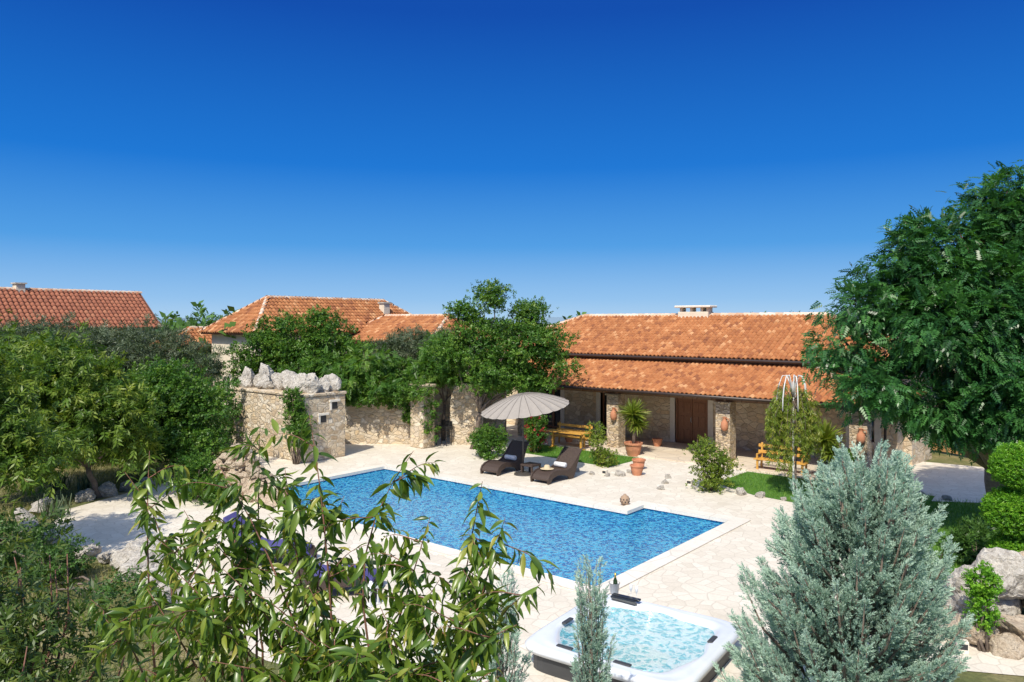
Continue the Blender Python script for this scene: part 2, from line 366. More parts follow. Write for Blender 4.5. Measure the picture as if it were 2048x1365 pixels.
# ---------------------------------------------------------------- ground, deck, pool
def sheet(name,polys_holes,z,mat,**kw):
    fs=[]
    loops=[[Vector((x,y,0)) for x,y in l] for l in polys_holes]
    flat=[p for l in loops for p in l]
    for t in tessellate_polygon(loops):
        a,b,c=[flat[i] for i in t]
        if (b-a).cross(c-a).z<0: t=(t[0],t[2],t[1])
        fs.append(tuple(t))
    mb=MB(); mb.add([(p.x,p.y,z) for p in flat],fs)
    return mb.build(name,mat,**kw)
UL,UR=-21.9,-8.5
def poolring(d): return [(UL-d,13.0-d),(UR+d,13.0-d),(UR+d,19.87+d),(-11.3-d,19.87+d),(-11.3-d,18.9+d),(UL-d,18.9+d)]
pool=poolring(0)
hole=[(UL-.1,12.9),(UR+.1,12.9),(UR+.1,19.97),(UL-.1,19.97)]
R=3000
sheet('ground',[[(-R,-R),(R,-R),(R,R),(-R,R)],hole],-.01,m_ground,kind='structure')
cop=poolring(.36)
left=[at(*p) for p in [(2.6,8.9),(-.5,10.5),(-4,12.2),(-6.6,14.6),(-8.2,16.6),(-10.2,17.8),(-12.4,20),(-13.1,22),(-12.3,24.4),(-11.5,27),(-10.8,31)]]
right=[at(*p) for p in [(19.5,30.5),(14.6,22.8),(11.4,23.3),(9.6,19.4),(7.6,16),(6.2,12),(5,9.8)]]
sheet('patio_paving',[left+[(-30,31.2),(-2.5,33.5)]+right,cop],0,m_deck,kind='structure')
mb=MB()
def ring(mb,o,i,z0,z1):
    n=len(o); V=[(*p,z1) for p in o]+[(*p,z1) for p in i]+[(*p,z0) for p in o]+[(*p,z0) for p in i]; F=[]
    for k in range(n):
        j=(k+1)%n; F+=[(k,j,n+j,n+k),(2*n+k,2*n+j,j,k)[::-1],(n+k,n+j,3*n+j,3*n+k)[::-1]]
    mb.add(V,F)
ring(mb,cop,poolring(-.05),-.06,.03)
pe=thing('swimming_pool',(-15,16,0),'L-shaped blue mosaic swimming pool with pale stone coping','swimming pool')
wpart(mb,'coping',m_coping,pe,bevel=.01)
mb=MB(); n=len(pool)
mb.add([(*p,0) for p in pool]+[(*p,-1.6) for p in pool],[(k,(k+1)%n,n+(k+1)%n,n+k) for k in range(n)]+[tuple(n+k for k in range(n))])
wpart(mb,'basin',m_mosaic,pe)
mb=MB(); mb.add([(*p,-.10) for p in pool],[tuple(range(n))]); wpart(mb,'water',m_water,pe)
LAWN0=[(-20.3,24.7),(-15.3,24.3),(-15.2,26.7),(-20.3,26.8)]
LAWN1=[(-11.0,24.2),(-9.3,23.3),(-6.6,22.9),(-4.6,23.6),(-4.8,26.8),(-10.9,26.8)]
LAWN2=[at(*p) for p in [(9.7,19.2),(11.4,23.2),(14.4,22.8),(13,17),(10,14.5),(7.8,15.6)]]
sheet('lawn',[LAWN0],.006,m_lawn,kind='structure')
sheet('lawn',[LAWN1],.006,m_lawn,kind='structure')
sheet('lawn',[LAWN2],.004,m_lawn,kind='structure')
sheet('garden_path',[[at(*p) for p in [(6.4,12.0),(7.6,14.2),(10.5,13.8),(12.5,11.5),(11,9.8),(8.2,11.6)]]],.004,m_deck,kind='structure')
def blades(name,poly,n,h,mat):
    P=np.array(poly); mn,mx=P.min(0),P.max(0)
    Q=rng.uniform(mn,mx,(n*2,2)); ins=np.zeros(len(Q),bool); j=len(P)-1
    for i in range(len(P)):
        a,b=P[i],P[j]; c=((a[1]>Q[:,1])!=(b[1]>Q[:,1]))&(Q[:,0]<(b[0]-a[0])*(Q[:,1]-a[1])/(b[1]-a[1]+1e-9)+a[0]); ins^=c; j=i
    Q=Q[ins][:n]; n=len(Q); P3=np.c_[Q,np.zeros(n)]
    d=nrm(rng.normal(size=(n,3))*.45+[0,0,1]); nn=nrm(rng.normal(size=(n,3)))
    return inst(name,*BLADE,P3,d,nn,h*rng.uniform(.5,1.3,n),rng.random(n),mat,None,kind='stuff')
blades('lawn_grass',LAWN0,9000,.09,m_grass); blades('lawn_grass',LAWN1,14000,.09,m_grass); blades('lawn_grass',LAWN2,14000,.12,m_grass)
blades('garden_grass',[at(*p) for p in [(-22,30),(-12,29),(-13.4,22),(-12.6,20),(-10.2,17.5),(-8.2,16.2),(-6.6,14.2),(-4,11.8),(-1,9.5),(-3,6),(-14,12),(-24,20)]],34000,.17,m_dry)
blades('garden_grass',[at(*p) for p in [(4,8),(6,9.8),(8,11.3),(11,9.5),(9,7)]],7000,.12,m_dry)
# ---------------------------------------------------------------- roofs
def prof():
    xs=[-.5,-.42,-.27,-.1,.1,.27,.42,.5]; zs=[0,.03,.24,.37,.37,.24,.03,0]; T=[]
    for (y,dz,sx) in ((-.75,-.09,1),(-.74,.16,1),(.75,-.02,.96)):
        T+=[(x*sx,y,z+dz) for x,z in zip(xs,zs)]
    F=[(r*8+i,r*8+i+1,(r+1)*8+i+1,(r+1)*8+i) for r in(0,1) for i in range(7)]
    return T,F
TILE=prof()
def roof_face(poly3,parent,mat,w=.26,name='roof_tiles'):
    P=[np.array(p,float) for p in poly3]; A=nrm(P[1]-P[0]); Nn=nrm(np.cross(A,P[-1]-P[0])); U=np.cross(Nn,A)
    pl=np.array([[np.dot(p-P[0],A),np.dot(p-P[0],U)] for p in P])
    a0,a1=pl[:,0].min(),pl[:,0].max(); b1=pl[:,1].max(); row=w*1.35
    aa=np.arange(a0+w/2,a1,w); bb=np.arange(row*.35,b1+row*.3,row); g=np.array([(a,b) for b in bb for a in aa])
    ok=np.ones(len(g),bool)
    for i in range(len(pl)):
        p,q=pl[i],pl[(i+1)%len(pl)]
        if np.linalg.norm(q-p)<.01: continue
        cr=(q[0]-p[0])*(g[:,1]-p[1])-(q[1]-p[1])*(g[:,0]-p[0]); ok&=cr/np.linalg.norm(q-p)>-w*.35
    g=g[ok]; pos=P[0]+g[:,:1]*A+g[:,1:]*U+Nn*.03+rng.normal(size=(len(g),3))*.005
    n=len(g); t=np.clip(rng.normal(.45,.24,n),0,1)
    return inst(name,TILE[0],TILE[1],pos,np.tile(U,(n,1))+rng.normal(size=(n,3))*.01,np.tile(Nn,(n,1))+rng.normal(size=(n,3))*.02,w,t,mat,parent,smooth=False)
def slab(poly3,t=.1):
    mb=MB(); n=len(poly3); mb.add([(p[0],p[1],p[2]) for p in poly3]+[(p[0],p[1],p[2]-t) for p in poly3],
      [tuple(range(n)),tuple(range(n,2*n))[::-1]]+[(k,n+k,n+(k+1)%n,(k+1)%n) for k in range(n)]); return mb
CAP=([(r*math.cos(a),y,r*math.sin(a)) for y,r in((0,.5),(1.7,.42)) for a in np.linspace(-.2,math.pi+.2,7)],[(i,i+1,i+8,i+7) for i in range(6)])
def ridge(segs,parent,w=.26,mat=None):
    Ps=[];Ds=[];
    for a,b in segs:
        a=np.array(a,float);b=np.array(b,float);L=np.linalg.norm(b-a);n=int(L/(w*1.5)); 
        for i in range(n): Ps.append(a+(b-a)*i/n+[0,0,.04]); Ds.append((b-a)/L)
    n=len(Ps); Ds=np.array(Ds)
    return inst('ridge_cap',*CAP,Ps,Ds,np.tile([0,0,1.],(n,1)),w,rng.random(n),mat or m_cap,parent,smooth=True)
def shiftmesh(o,parent,r):
    o.parent=r; o.location=(0,0,0); me=o.data; off=np.array(parent.location); co=np.empty(len(me.vertices)*3); me.vertices.foreach_get('co',co); me.vertices.foreach_set('co',(co.reshape(-1,3)+off).ravel())
def roof_group(faces,caps,parent,mat,w=.2,name='roof',th=.1):
    V=MB()
    for f in faces:
        s=slab(f,th); V.add(s.v,s.f)
    r=wpart(V,name,m_under,parent)
    for f in faces: shiftmesh(roof_face(f,parent,mat,w),parent,r)
    shiftmesh(ridge(caps,parent,max(w,.25)),parent,r)
    return r
H=thing('stone_villa',(-15,31,0),'low stone villa with terracotta tiled roof and pillared porch','house')
ez,rz=3.95,5.8
roof_group([[(-27.5,30.6,ez),(-6.3,30.6,ez),(-10.4,34.5,rz),(-23.3,34.5,rz)],
            [(-6.3,38.4,ez),(-27.5,38.4,ez),(-23.3,34.5,rz),(-10.4,34.5,rz)],
            [(-27.5,38.4,ez),(-27.5,30.6,ez),(-23.3,34.5,rz)],
            [(-6.3,30.6,ez),(-6.3,38.4,ez),(-10.4,34.5,rz)]],
           [((-23.3,34.5,rz),(-10.4,34.5,rz)),((-27.5,30.6,ez),(-23.3,34.5,rz)),((-6.3,30.6,ez),(-10.4,34.5,rz)),((-27.5,38.4,ez),(-23.3,34.5,rz)),((-6.3,38.4,ez),(-10.4,34.5,rz))],H,m_tile)
pr=roof_group([[(-24.6,27.6,2.62),(-6.4,27.6,2.62),(-9.9,30.95,3.74),(-24.6,30.95,3.74)],
               [(-6.4,27.6,2.62),(-6.4,34,2.62),(-9.9,34,3.74),(-9.9,30.95,3.74)]],
              [((-6.4,27.6,2.62),(-9.9,30.95,3.74))],H,m_tile,name='porch_roof')
ops=[(-23.6,-22.4,0.06,2.15),(-20.0,-18.8,.06,2.15),(-16.0,-14.4,.06,2.2),(-11.5,-10.1,.06,2.15),(-8.4,-7.6,.9,2.1)]
mb=MB(); x=-27; 
for a,b,z0,z1 in ops:
    mb.box(x,a,31,31.4,0,3.9); mb.box(a,b,31,31.4,z1,3.9)
    if z0>.1: mb.box(a,b,31,31.4,0,z0)
    x=b
mb.box(x,-6.8,31,31.4,0,3.9); mb.box(-27,-26.6,31.4,38,0,3.9); mb.box(-7.2,-6.8,31.4,38,0,3.9); mb.box(-27,-6.8,38,38.4,0,3.9)
wpart(mb,'wall',m_wall2,H)
for i,(a,b,z0,z1) in enumerate(ops):
    j=MB(); w=.24
    j.box(a-w,a,30.96,31.2,0,z1); j.box(b,b+w,30.96,31.2,0,z1); j.box(a-w,b+w,30.96,31.2,z1+.003,z1+.22)
    if z0>.1: j.box(a,b,30.96,31.2,z0-.12,z0)
    if i==2:
        d=MB(); d.box(a,a+.09,31.05,31.3,.02,z1); d.box(b-.09,b,31.05,31.3,.02,z1); d.box(a+.09,b-.09,31.05,31.3,z1-.1,z1)
        for k in range(2):
            x0=a+.1+k*.71; d.box(x0,x0+.69,31.10,31.16,.03,z1-.11)
            for q in range(3): d.box(x0+.08,x0+.3,31.07,31.098,.2+q*.62,.66+q*.62); 
            for q in range(3): d.box(x0+.38,x0+.61,31.07,31.098,.2+q*.62,.66+q*.62)
        wpart(j,'door_frame',m_jamb,H,bevel=.01); D=wpart(d,'door',m_door,H,bevel=.008)
        h=MB(); h.tube([(a+.76,31.08,1.0),(a+.76,31.04,1.05),(a+.76,31.04,1.2),(a+.76,31.08,1.25)],.012,6)
        ho=wpart(h,'handle',m_steel,H); ho.parent=D; ho.location=(0,0,0)
    else:
        wo=wpart(j,'window',m_jamb,H,bevel=.01)
        g=MB(); g.box(a,b,31.24,31.26,z0,z1); go=wpart(g,'pane',m_glass,H); go.parent=wo; go.location=(0,0,0)
        f=MB(); mid=(a+b)/2
        for x0,x1 in((a,a+.07),(mid-.05,mid+.05),(b-.07,b)): f.box(x0,x1,31.18,31.238,z0,z1)
        f.box(a+.07,mid-.05,31.18,31.238,z1-.08,z1); f.box(mid+.05,b-.07,31.18,31.238,z1-.08,z1)
        f.box(a+.07,mid-.05,31.18,31.238,z0,z0+.1); f.box(mid+.05,b-.07,31.18,31.238,z0,z0+.1)
        fo=wpart(f,'frame',m_door,H); fo.parent=wo; fo.location=(0,0,0)
mb=MB(); mb.box(-24.5,-6.3,26.95,31,-.05,.05); wpart(mb,'porch_floor',m_porch,H,bevel=.01)
for x in(-22.5,-17.46,-12.4,-7.4):
    mb=MB(); mb.box(x-.3,x+.3,28.0,28.6,.05,2.3); mb.box(x-.36,x+.36,27.94,28.66,2.303,2.38); wpart(mb,'pillar',m_slate,H,bevel=.02)
mb=MB(); mb.box(-24.5,-6.7,28.15,28.42,2.383,2.58); wpart(mb,'porch_beam',m_raft,H)
mb=MB()
for k in range(30):
    x=-24.4+k*.61; mb.add([(x,27.65,2.44),(x+.09,27.65,2.44),(x+.09,30.95,3.52),(x,30.95,3.52),(x,27.65,2.54),(x+.09,27.65,2.54),(x+.09,30.95,3.63),(x,30.95,3.63)],[(0,3,2,1),(0,1,5,4),(1,2,6,5),(3,0,4,7)])
wpart(mb,'rafters',m_raft,H)
mb=MB(); mb.tube([(-24.6,27.52,2.6),(-6.3,27.52,2.58)],.06,8); wpart(mb,'gutter',m_gut,H,smooth=True)
mb=MB(); mb.tube([(-27.5,30.5,3.9),(-6.2,30.5,3.88)],.07,8); mb.box(-27,-6.9,30.62,31,3.78,3.86); wpart(mb,'gutter',m_gut,H)
mb=MB(); mb.tube([(-6.35,27.52,2.6),(-6.5,28.0,2.35),(-6.6,28.1,.1)],.045,8); wpart(mb,'downpipe',m_gut,H,smooth=True)
mb=MB(); mb.box(-17.5,-15.9,34.2,34.85,5.6,6.02); 
for x in(-17.4,-16.85,-16.3,-15.98): mb.box(x-.05,x+.08,34.3,34.75,6.02,6.22)
wpart(mb,'chimney',m_render,H,bevel=.02)
mb=MB(); mb.box(-17.65,-15.75,34.1,34.95,6.223,6.33); wpart(mb,'chimney_cap',m_jamb,H,bevel=.03)
for x in(-17.46,-12.4,-7.4):
    e=thing('wall_amphora',(x+.12,27.9,1.25),'broken terracotta amphora fixed to a stone pillar','ornament','terracotta ornaments on the porch pillars')
    mb=MB(); mb.lathe([(.03,0),(.12,.05),(.15,.18),(.13,.34),(.07,.42),(.06,.5),(.09,.54)],14); mb.build('body',m_terra,e,smooth=True)
    mb=MB(); mb.tube([(.06,0,.5),(.17,0,.48),(.19,0,.4),(.13,0,.32)],.018,6); mb.build('handle',m_terra,e,smooth=True)
def wall_between(name,p,q,h,t,label,mat,cat='stone wall',arch=0):
    p=Vector((*p,0));q=Vector((*q,0));L=(q-p).length; a=math.atan2(q.y-p.y,q.x-p.x)
    e=thing(name,((p+q)/2)[:],label,cat,rot=a); mb=MB(); ns=int(L/(.12 if arch else .45))+1
    V=[];F=[]
    for i in range(ns+1):
        x=-L/2+L*i/ns; hh=h+(arch*math.sqrt(max(0,1-(2*x/L)**2)) if arch else random.uniform(-.05,.05))
        V+=[(x,-t/2,0),(x,-t/2,hh),(x,t/2,hh),(x,t/2,0)]
    for i in range(ns):
        for k in range(3): F.append((i*4+k,(i+1)*4+k,(i+1)*4+k+1,i*4+k+1))
    F+=[(0,1,2,3),(ns*4+3,ns*4+2,ns*4+1,ns*4)]
    mb.add(V,F); mb.build('masonry',mat,e)
    return e
wall_between('garden_wall',(-6.7,32),at(16.8,30.4),2.3,.4,'pale stone garden wall beside the timber gate',m_wall)
g=thing('timber_gate',(*at(18.3,30.8),0),'brown vertical plank timber gate between garden walls','gate',rot=-.5)
mb=MB()
for k in range(12): mb.box(-1.2+k*.2,-1.2+k*.2+.185,-.02,.02,.08,1.9+random.uniform(-.02,.02))
mb.build('planks',m_gate,g,bevel=.004)
for z in(.35,1.3):
    mb=MB(); mb.box(-1.2,1.2,.022,.07,z,z+.12); mb.build('rail',m_gate,g)
for x in(-1.38,1.24):
    mb=MB(); mb.box(x,x+.14,-.07,.07,0,2.0); mb.build('post',m_gate,g)
wall_between('garden_wall',at(19.8,30.5),at(26,27),2.0,.4,'pale stone garden wall beside the timber gate',m_wall)
# ---------------------------------------------------------------- stone bastion + walls
e=thing('stone_bastion',(-27.6,18.4,0),'thick block of dry stone wall topped with boulders','stone wall')
mb=MB()
mb.box(-30.3,-24.9,17.4,19.4,0,2.55); mb.box(-30.35,-24.86,17.35,19.45,2.553,2.68)
wpart(mb,'masonry',m_wall,e,bevel=.04)
for (y,z) in((18.7,2.0),(18.15,1.5)):
    mb=MB(); mb.box(-24.897,-24.885,y,y+.28,z,z+.28); wpart(mb,'niche_shade',m_iron_shade,e)  # no recess: a flat dark panel paints the shade inside the niche
    mb=MB(); mb.box(-24.897,-24.84,y-.12,y+.4,z+.283,z+.38); mb.box(-24.897,-24.86,y-.1,y-.003,z-.05,z+.28);wpart(mb,'lintel',m_jamb,e,bevel=.01)
sz=[.30,.52,.34,.60,.38,.26,.55,.30,.62,.36,.28,.50,.33]
for i,s in enumerate(sz):
    u=-30.0+i*.40; vv=17.95+random.uniform(-.3,.3)
    rock(C_*u+S_*vv,-S_*u+C_*vv,2.68+s*.6,(s*random.uniform(.75,1.1),s*.8,s*random.uniform(.75,1.15)),'pale limestone boulder on top of the stone wall','boulders on the wall top')
for v,s in((18.0,.5),(18.55,.36),(19.0,.45)):
    u=-25.3; rock(C_*u+S_*v,-S_*u+C_*v,2.68+s*.6,(s,s*.9,s),'pale limestone boulder on top of the stone wall','boulders on the wall top')
wall_between('stone_wall',at(-7.9,34.2),at(-4.4,34.0),2.25,.45,'shaded garden stone wall behind the patio',m_wall)
wall_between('stone_wall',at(-3.9,36.2),at(-.3,35.6),2.7,.45,'sunlit tan stone wall behind the barbecue',m_wall)
wall_between('arched_wall',at(-2.75,34.0),at(-1.35,33.7),2.0,.4,'sunlit tan stone wall with rounded arched top',m_wall,arch=.75)
e=thing('stone_pillar',at3(-3.95,33.1,0),'square stone gate pillar draped with climber','stone pillar')
mb=MB(); mb.box(-.42,.42,-.35,.35,0,2.65); mb.box(-.48,.48,-.41,.41,2.653,2.78); mb.build('shaft',m_wall,e,bevel=.03)
e=thing('barbecue',at3(-3.05,33.6,0),'black iron barbecue grill on thin legs','barbecue')
mb=MB(); mb.box(-.36,.36,-.2,.2,.74,.86); 
mb.build('firebox',m_iron_shade,e,bevel=.01)
for x in(-.32,.32):
    for y in(-.16,.16):
        mb=MB(); mb.tube([(x,y,0),(x*.95,y*.95,.74)],.018,6); mb.build('leg',m_iron_shade,e)
mb=MB(); mb.box(-.34,.34,.17,.2,.863,1.08); mb.build('windshield',m_iron_shade,e)
LR='weathered tan limestone rock piled beside the pool'; GR='rocks of the pool rockery'
for i in range(9):
    t=i/8; hh=1.4*max(.2,1-abs(t-.45)*1.25); rock(-9.9+t*2.8,24.7-t*2.1,hh*.35,(.45,.45,hh*.4),LR,GR,pool_=RW)
for i in range(150):
    t=random.random(); off=random.uniform(-.6,.6); hh=1.65*max(.12,1-abs(t-.45)*1.45)*(1-(abs(off)/.85)**2)
    X=-10.0+t*3.1+off*.75; Y=24.9-t*2.3-off*.75+random.uniform(-.2,.2); s=random.uniform(.11,.28)
    rock(X,Y,max(.05,hh*random.random()**.25),s,LR,GR,pool_=RW)
for X,Y,s in [(-13.9,22.2,.3),(-13.6,21.6,.25),(-13.2,23.2,.3),(-12.9,23.9,.35),(-12.6,24.6,.32),(-12.3,25.4,.25),(-12.1,26.2,.3),(-11.8,27.0,.28),(-11.4,28,.3),(-13.5,20.8,.3),(-12.6,19.6,.3),(-11.8,19.0,.28),(-10.9,18.2,.32),(-10.0,17.5,.35),(-9.3,17.2,.3),(-8.6,16.9,.45),(-8.0,16.3,.5),(-7.4,15.5,.4),(-6.8,14.8,.35),(-8.4,17.2,.5),(-7.9,16.9,.35)]:
    rock(X,Y,s*.35,s,'pale limestone rock edging the garden','rocks edging the garden','edging_rock')
for X,Y,s,z in [(7.9,13.0,.45,.2),(8.3,13.6,.6,.3),(9.1,14.0,.65,.4),(8.7,12.8,.5,.2),(9.5,13.2,.6,.3),(8.2,12.5,.32,.1),(9.1,12.1,.4,.15),(10.0,13.4,.7,.4),(7.6,13.7,.4,.2),(8.8,13.5,.6,.9),(9.5,13.6,.6,1.0),(8.2,13.4,.45,.75),(9.0,11.0,.35,.1),(7.4,13.1,.28,.1)]:
    rock(X,Y,z,s,'large pale tan boulder beside the stone path','boulders beside the path',pool_=RM[:3]+RW[:3])
for X,Y in [(4.9,24.7),(5.2,25.6),(5.5,26.5),(2.4,27.6),(2.9,27.1),(3.4,26.8),(3.9,26.9),(4.3,27.4),(7.3,24.0),(7.8,23.6),(8.4,23.2),(9.1,22.6),(9.7,22.3),(12.5,24.6),(13.1,24.0),(13.5,23.3),(6.4,25.2)]:
    rock(X,Y,.03,random.uniform(.12,.22),'small pale stone edging the planting bed','small stones edging the beds','edging_stone')
# ---------------------------------------------------------------- neighbouring houses
def hip(name,label,u0,u1,v0,v1,ez,rz,axis,inset,mat,wallm,rot=0,w=.3):
    e=thing(name,((u0+u1)/2,(v0+v1)/2,0),label,'house')
    a=ez; c=[(u0,v0,a),(u1,v0,a),(u1,v1,a),(u0,v1,a)]
    if axis=='v':
        um=(u0+u1)/2; r0=(um,v0+inset,rz); r1=(um,v1-inset,rz)
        faces=[[c[1],c[2],r1,r0],[c[3],c[0],r0,r1]]
        if inset>.2: faces+=[[c[0],c[1],r0],[c[2],c[3],r1]]
        caps=[(r0,r1)]+([(c[0],r0),(c[1],r0),(c[2],r1),(c[3],r1)] if inset>.2 else [])
    else:
        vm=(v0+v1)/2; r0=(u0+inset,vm,rz); r1=(u1-inset,vm,rz)
        faces=[[c[0],c[1],r1,r0],[c[2],c[3],r0,r1]]
        if inset>.2: faces+=[[c[1],c[2],r1],[c[3],c[0],r0]]
        caps=[(r0,r1)]+([(c[0],r0),(c[1],r1),(c[2],r1),(c[3],r0)] if inset>.2 else [])
    roof_group(faces,caps,e,mat,w)
    mb=MB(); o=.45; mb.box(u0+o,u1-o,v0+o,v1-o,0,a-.12)
    if inset<.2:
        um=(u0+u1)/2
        for v in(v0+.25,v1-.25): mb.add([(u0+o,v,a-.1),(u1-o,v,a-.1),(um,v,rz-.2)],[(0,1,2)])
    wpart(mb,'wall',wallm,e)
    return e
h1=hip('neighbour_house','neighbouring house with plain red tiled gable roof',-67.9,-60,6,28.6,5.05,7.9,'v',0,m_tile2,m_render,w=.34)
mb=MB(); mb.box(-64.4,-63.6,19.4,20,7.5,8.35); wpart(mb,'chimney',m_render,h1); mb=MB(); mb.box(-64.5,-63.5,19.3,20.1,8.353,8.45); wpart(mb,'chimney_cap',m_rock,h1)
h2=hip('neighbour_house','neighbouring house with orange hipped tile roof and chimneys',-42.7,-36.9,22.6,36.8,4.9,6.95,'v',2.6,m_tile,m_render,w=.25)
for (u,v,z) in((-38.6,33.3,6.75),(-41.9,26,6.1)):
    mb=MB(); mb.box(u-.25,u+.25,v-.25,v+.25,4.6,z); wpart(mb,'chimney',m_render,h2); mb=MB(); mb.box(u-.32,u+.32,v-.32,v+.32,z+.003,z+.1); wpart(mb,'chimney_cap',m_rock,h2)
for v in(24,27.5,31):
    mb=MB(); mb.box(-37.37,-37.33,v,v+1,2.6,3.9); wpart(mb,'window',m_glass,h2)
hip('tiled_annex','low orange tiled annex joined to the neighbouring house',-38.6,-29.8,29,35,4.35,5.85,'u',1.6,m_tile,m_wall,w=.25)
hip('tiled_annex','small orange tiled lean-to building beside olive trees',-46.6,-42.8,21.0,26,3.9,5.1,'v',2,m_tile,m_render,w=.25)
# ---------------------------------------------------------------- furniture
def lounger(name,loc,rot,label,group,mat,cushion=None):
    e=thing(name,loc,label,'sun lounger',group,rot)
    pr_=[(0,.16),(.08,.27),(.25,.36),(.5,.40),(.8,.36),(1.05,.32),(1.25,.38),(1.5,.58),(1.75,.82),(1.95,.98)]
    w=.34; mb=MB(); V=[];F=[]
    for y,z in pr_: V+=[(-w,y,z),(w,y,z),(w,y,z-.06),(-w,y,z-.06)]
    for i in range(len(pr_)-1):
        for k in range(4): F.append((i*4+k,i*4+(k+1)%4,(i+1)*4+(k+1)%4,(i+1)*4+k))
    F+=[(0,3,2,1),(len(pr_)*4-4,len(pr_)*4-3,len(pr_)*4-2,len(pr_)*4-1)]
    mb.add(V,F); mb.build('seat',mat,e,bevel=.01)
    for sx in(-1,1):
        mb=MB(); V=[];F=[]
        bot=[(0,.0),(.10,.0),(.22,.16),(.5,.24),(.85,.2),(1.1,.12),(1.2,0),(1.42,0),(1.62,.4),(1.8,.78)]
        top=[(-.02,.17),(.06,.3),(.24,.385),(.5,.425),(.8,.385),(1.05,.345),(1.25,.4),(1.5,.6),(1.75,.845),(1.96,1.0)]
        x0=sx*(w+.003); x1=sx*(w+.06)
        for (a,b),(c,d) in zip(bot,top): V+=[(x0,a,b),(x1,a,b),(x1,c,d),(x0,c,d)]
        for i in range(9):
            for k in range(4): F.append((i*4+k,i*4+(k+1)%4,(i+1)*4+(k+1)%4,(i+1)*4+k))
        F+=[(0,1,2,3),(36,37,38,39)]
        mb.add(V,F); mb.build('side_frame',mat,e)
    if cushion:
        mb=MB(); V=[];F=[]
        pp=[(y,z+.003) for y,z in pr_[1:]]
        for y,z in pp: V+=[(-.31,y,z),(.31,y,z),(.31,y,z+.09),(-.31,y,z+.09)]
        for i in range(len(pp)-1):
            for k in range(4): F.append((i*4+k,i*4+(k+1)%4,(i+1)*4+(k+1)%4,(i+1)*4+k))
        F+=[(0,3,2,1),(len(pp)*4-4,len(pp)*4-3,len(pp)*4-2,len(pp)*4-1)]
        mb.add(V,F); mb.build('cushion',cushion,e,bevel=.03)
    return e
for u,v,r,lb in((-17.85,20.3,.05,'dark brown curved wicker sun lounger beside the parasol'),(-15.6,20.35,-.03,'dark brown curved wicker sun lounger beside the low table')):
    lounger('sun_lounger',(u,v,0),r,lb,'wicker loungers by the pool',m_wick)
    t=thing('rolled_towel',(u,v+1.22,.46),'rolled white towel lying on a wicker lounger','towel','rolled towels'); 
    mb=MB(); mb.tube([(-.24,0,0),(-.23,0,0),(.23,0,0),(.24,0,0)],[.06,.09,.09,.06],14); mb.build('roll',m_towel,t,smooth=True)
t=thing('straw_hat',(-15.65,20.85,.4),'pale straw sun hat lying on the lounger','hat'); mb=MB(); mb.lathe([(.24,.02),(.2,.035),(.11,.04),(.1,.12),(.07,.15),(0,.155)],20); mb.build('brim_and_crown',m_straw,t,smooth=True)
t=thing('side_table',(-16.72,21.3,0),'low dark wicker side table between loungers','table')
mb=MB(); mb.box(-.27,.27,-.27,.27,.33,.4); mb.build('top',m_wick,t,bevel=.01)
for x in(-.23,.23):
    for y in(-.23,.23):
        mb=MB(); mb.box(x-.03,x+.03,y-.03,y+.03,0,.328); mb.build('leg',m_wick,t)
for X,Y,r in((-4.6,17.1,-1.0),(-2.7,15.3,-.9)):
    lounger('cushioned_lounger',(*at(X,Y),0),math.pi+r,'sun lounger with thick violet-blue cushion on the patio','cushioned loungers on the patio',m_wick,m_purple)
# parasol
t=thing('parasol',(-16.95,21.15,0),'taupe round parasol with many ribs over the loungers','parasol')
mb=MB(); mb.tube([(0,0,0),(0,0,1.2),(-.02,0,2.2),(-.05,0,2.9)],.028,10); mb.build('pole',m_pole,t,smooth=True)
mb=MB(); mb.lathe([(0,.1),(.2,.09),(.33,.05),(.34,0)],20); mb.build('base',m_pole,t)
seg=24; V=[];F=[]; sub=4; rr=[0.02,.3,.6,.9,1.2,1.45,1.62]; tot=seg*sub
def cz(r): return 3.0-.52*(r/1.62)**1.6
for j,r in enumerate(rr):
    for k in range(tot):
        a=2*math.pi*k/tot; ph=(k%sub)/sub; sag=math.sin(math.pi*ph)*.03*(r/1.6)
        r2=r*(1-.018*math.sin(math.pi*ph)*(1 if j>3 else 0))
        V.append((r2*math.cos(a),r2*math.sin(a),cz(r)-sag))
for j in range(len(rr)-1):
    for k in range(tot): F.append((j*tot+k,j*tot+(k+1)%tot,(j+1)*tot+(k+1)%tot,(j+1)*tot+k))
mb=MB(); mb.add(V,F); o=mb.build('canopy',m_umb,t)
mb=MB()
for k in range(seg):
    a=2*math.pi*k/seg; mb.tube([(r*math.cos(a),r*math.sin(a),cz(r)+.003) for r in(.05,.3,.6,.9,1.2,1.45,1.62)],.009,4)
r_=mb.build('ribs',m_seam,t)
tl=Matrix.Translation((0,0,2.88))@Matrix.Rotation(math.radians(-8),4,Vector((-S_,C_,0)))@Matrix.Rotation(math.radians(5),4,Vector((C_,S_,0)))@Matrix.Translation((0,0,-2.95))
for q in(o,r_): q.data.transform(tl)
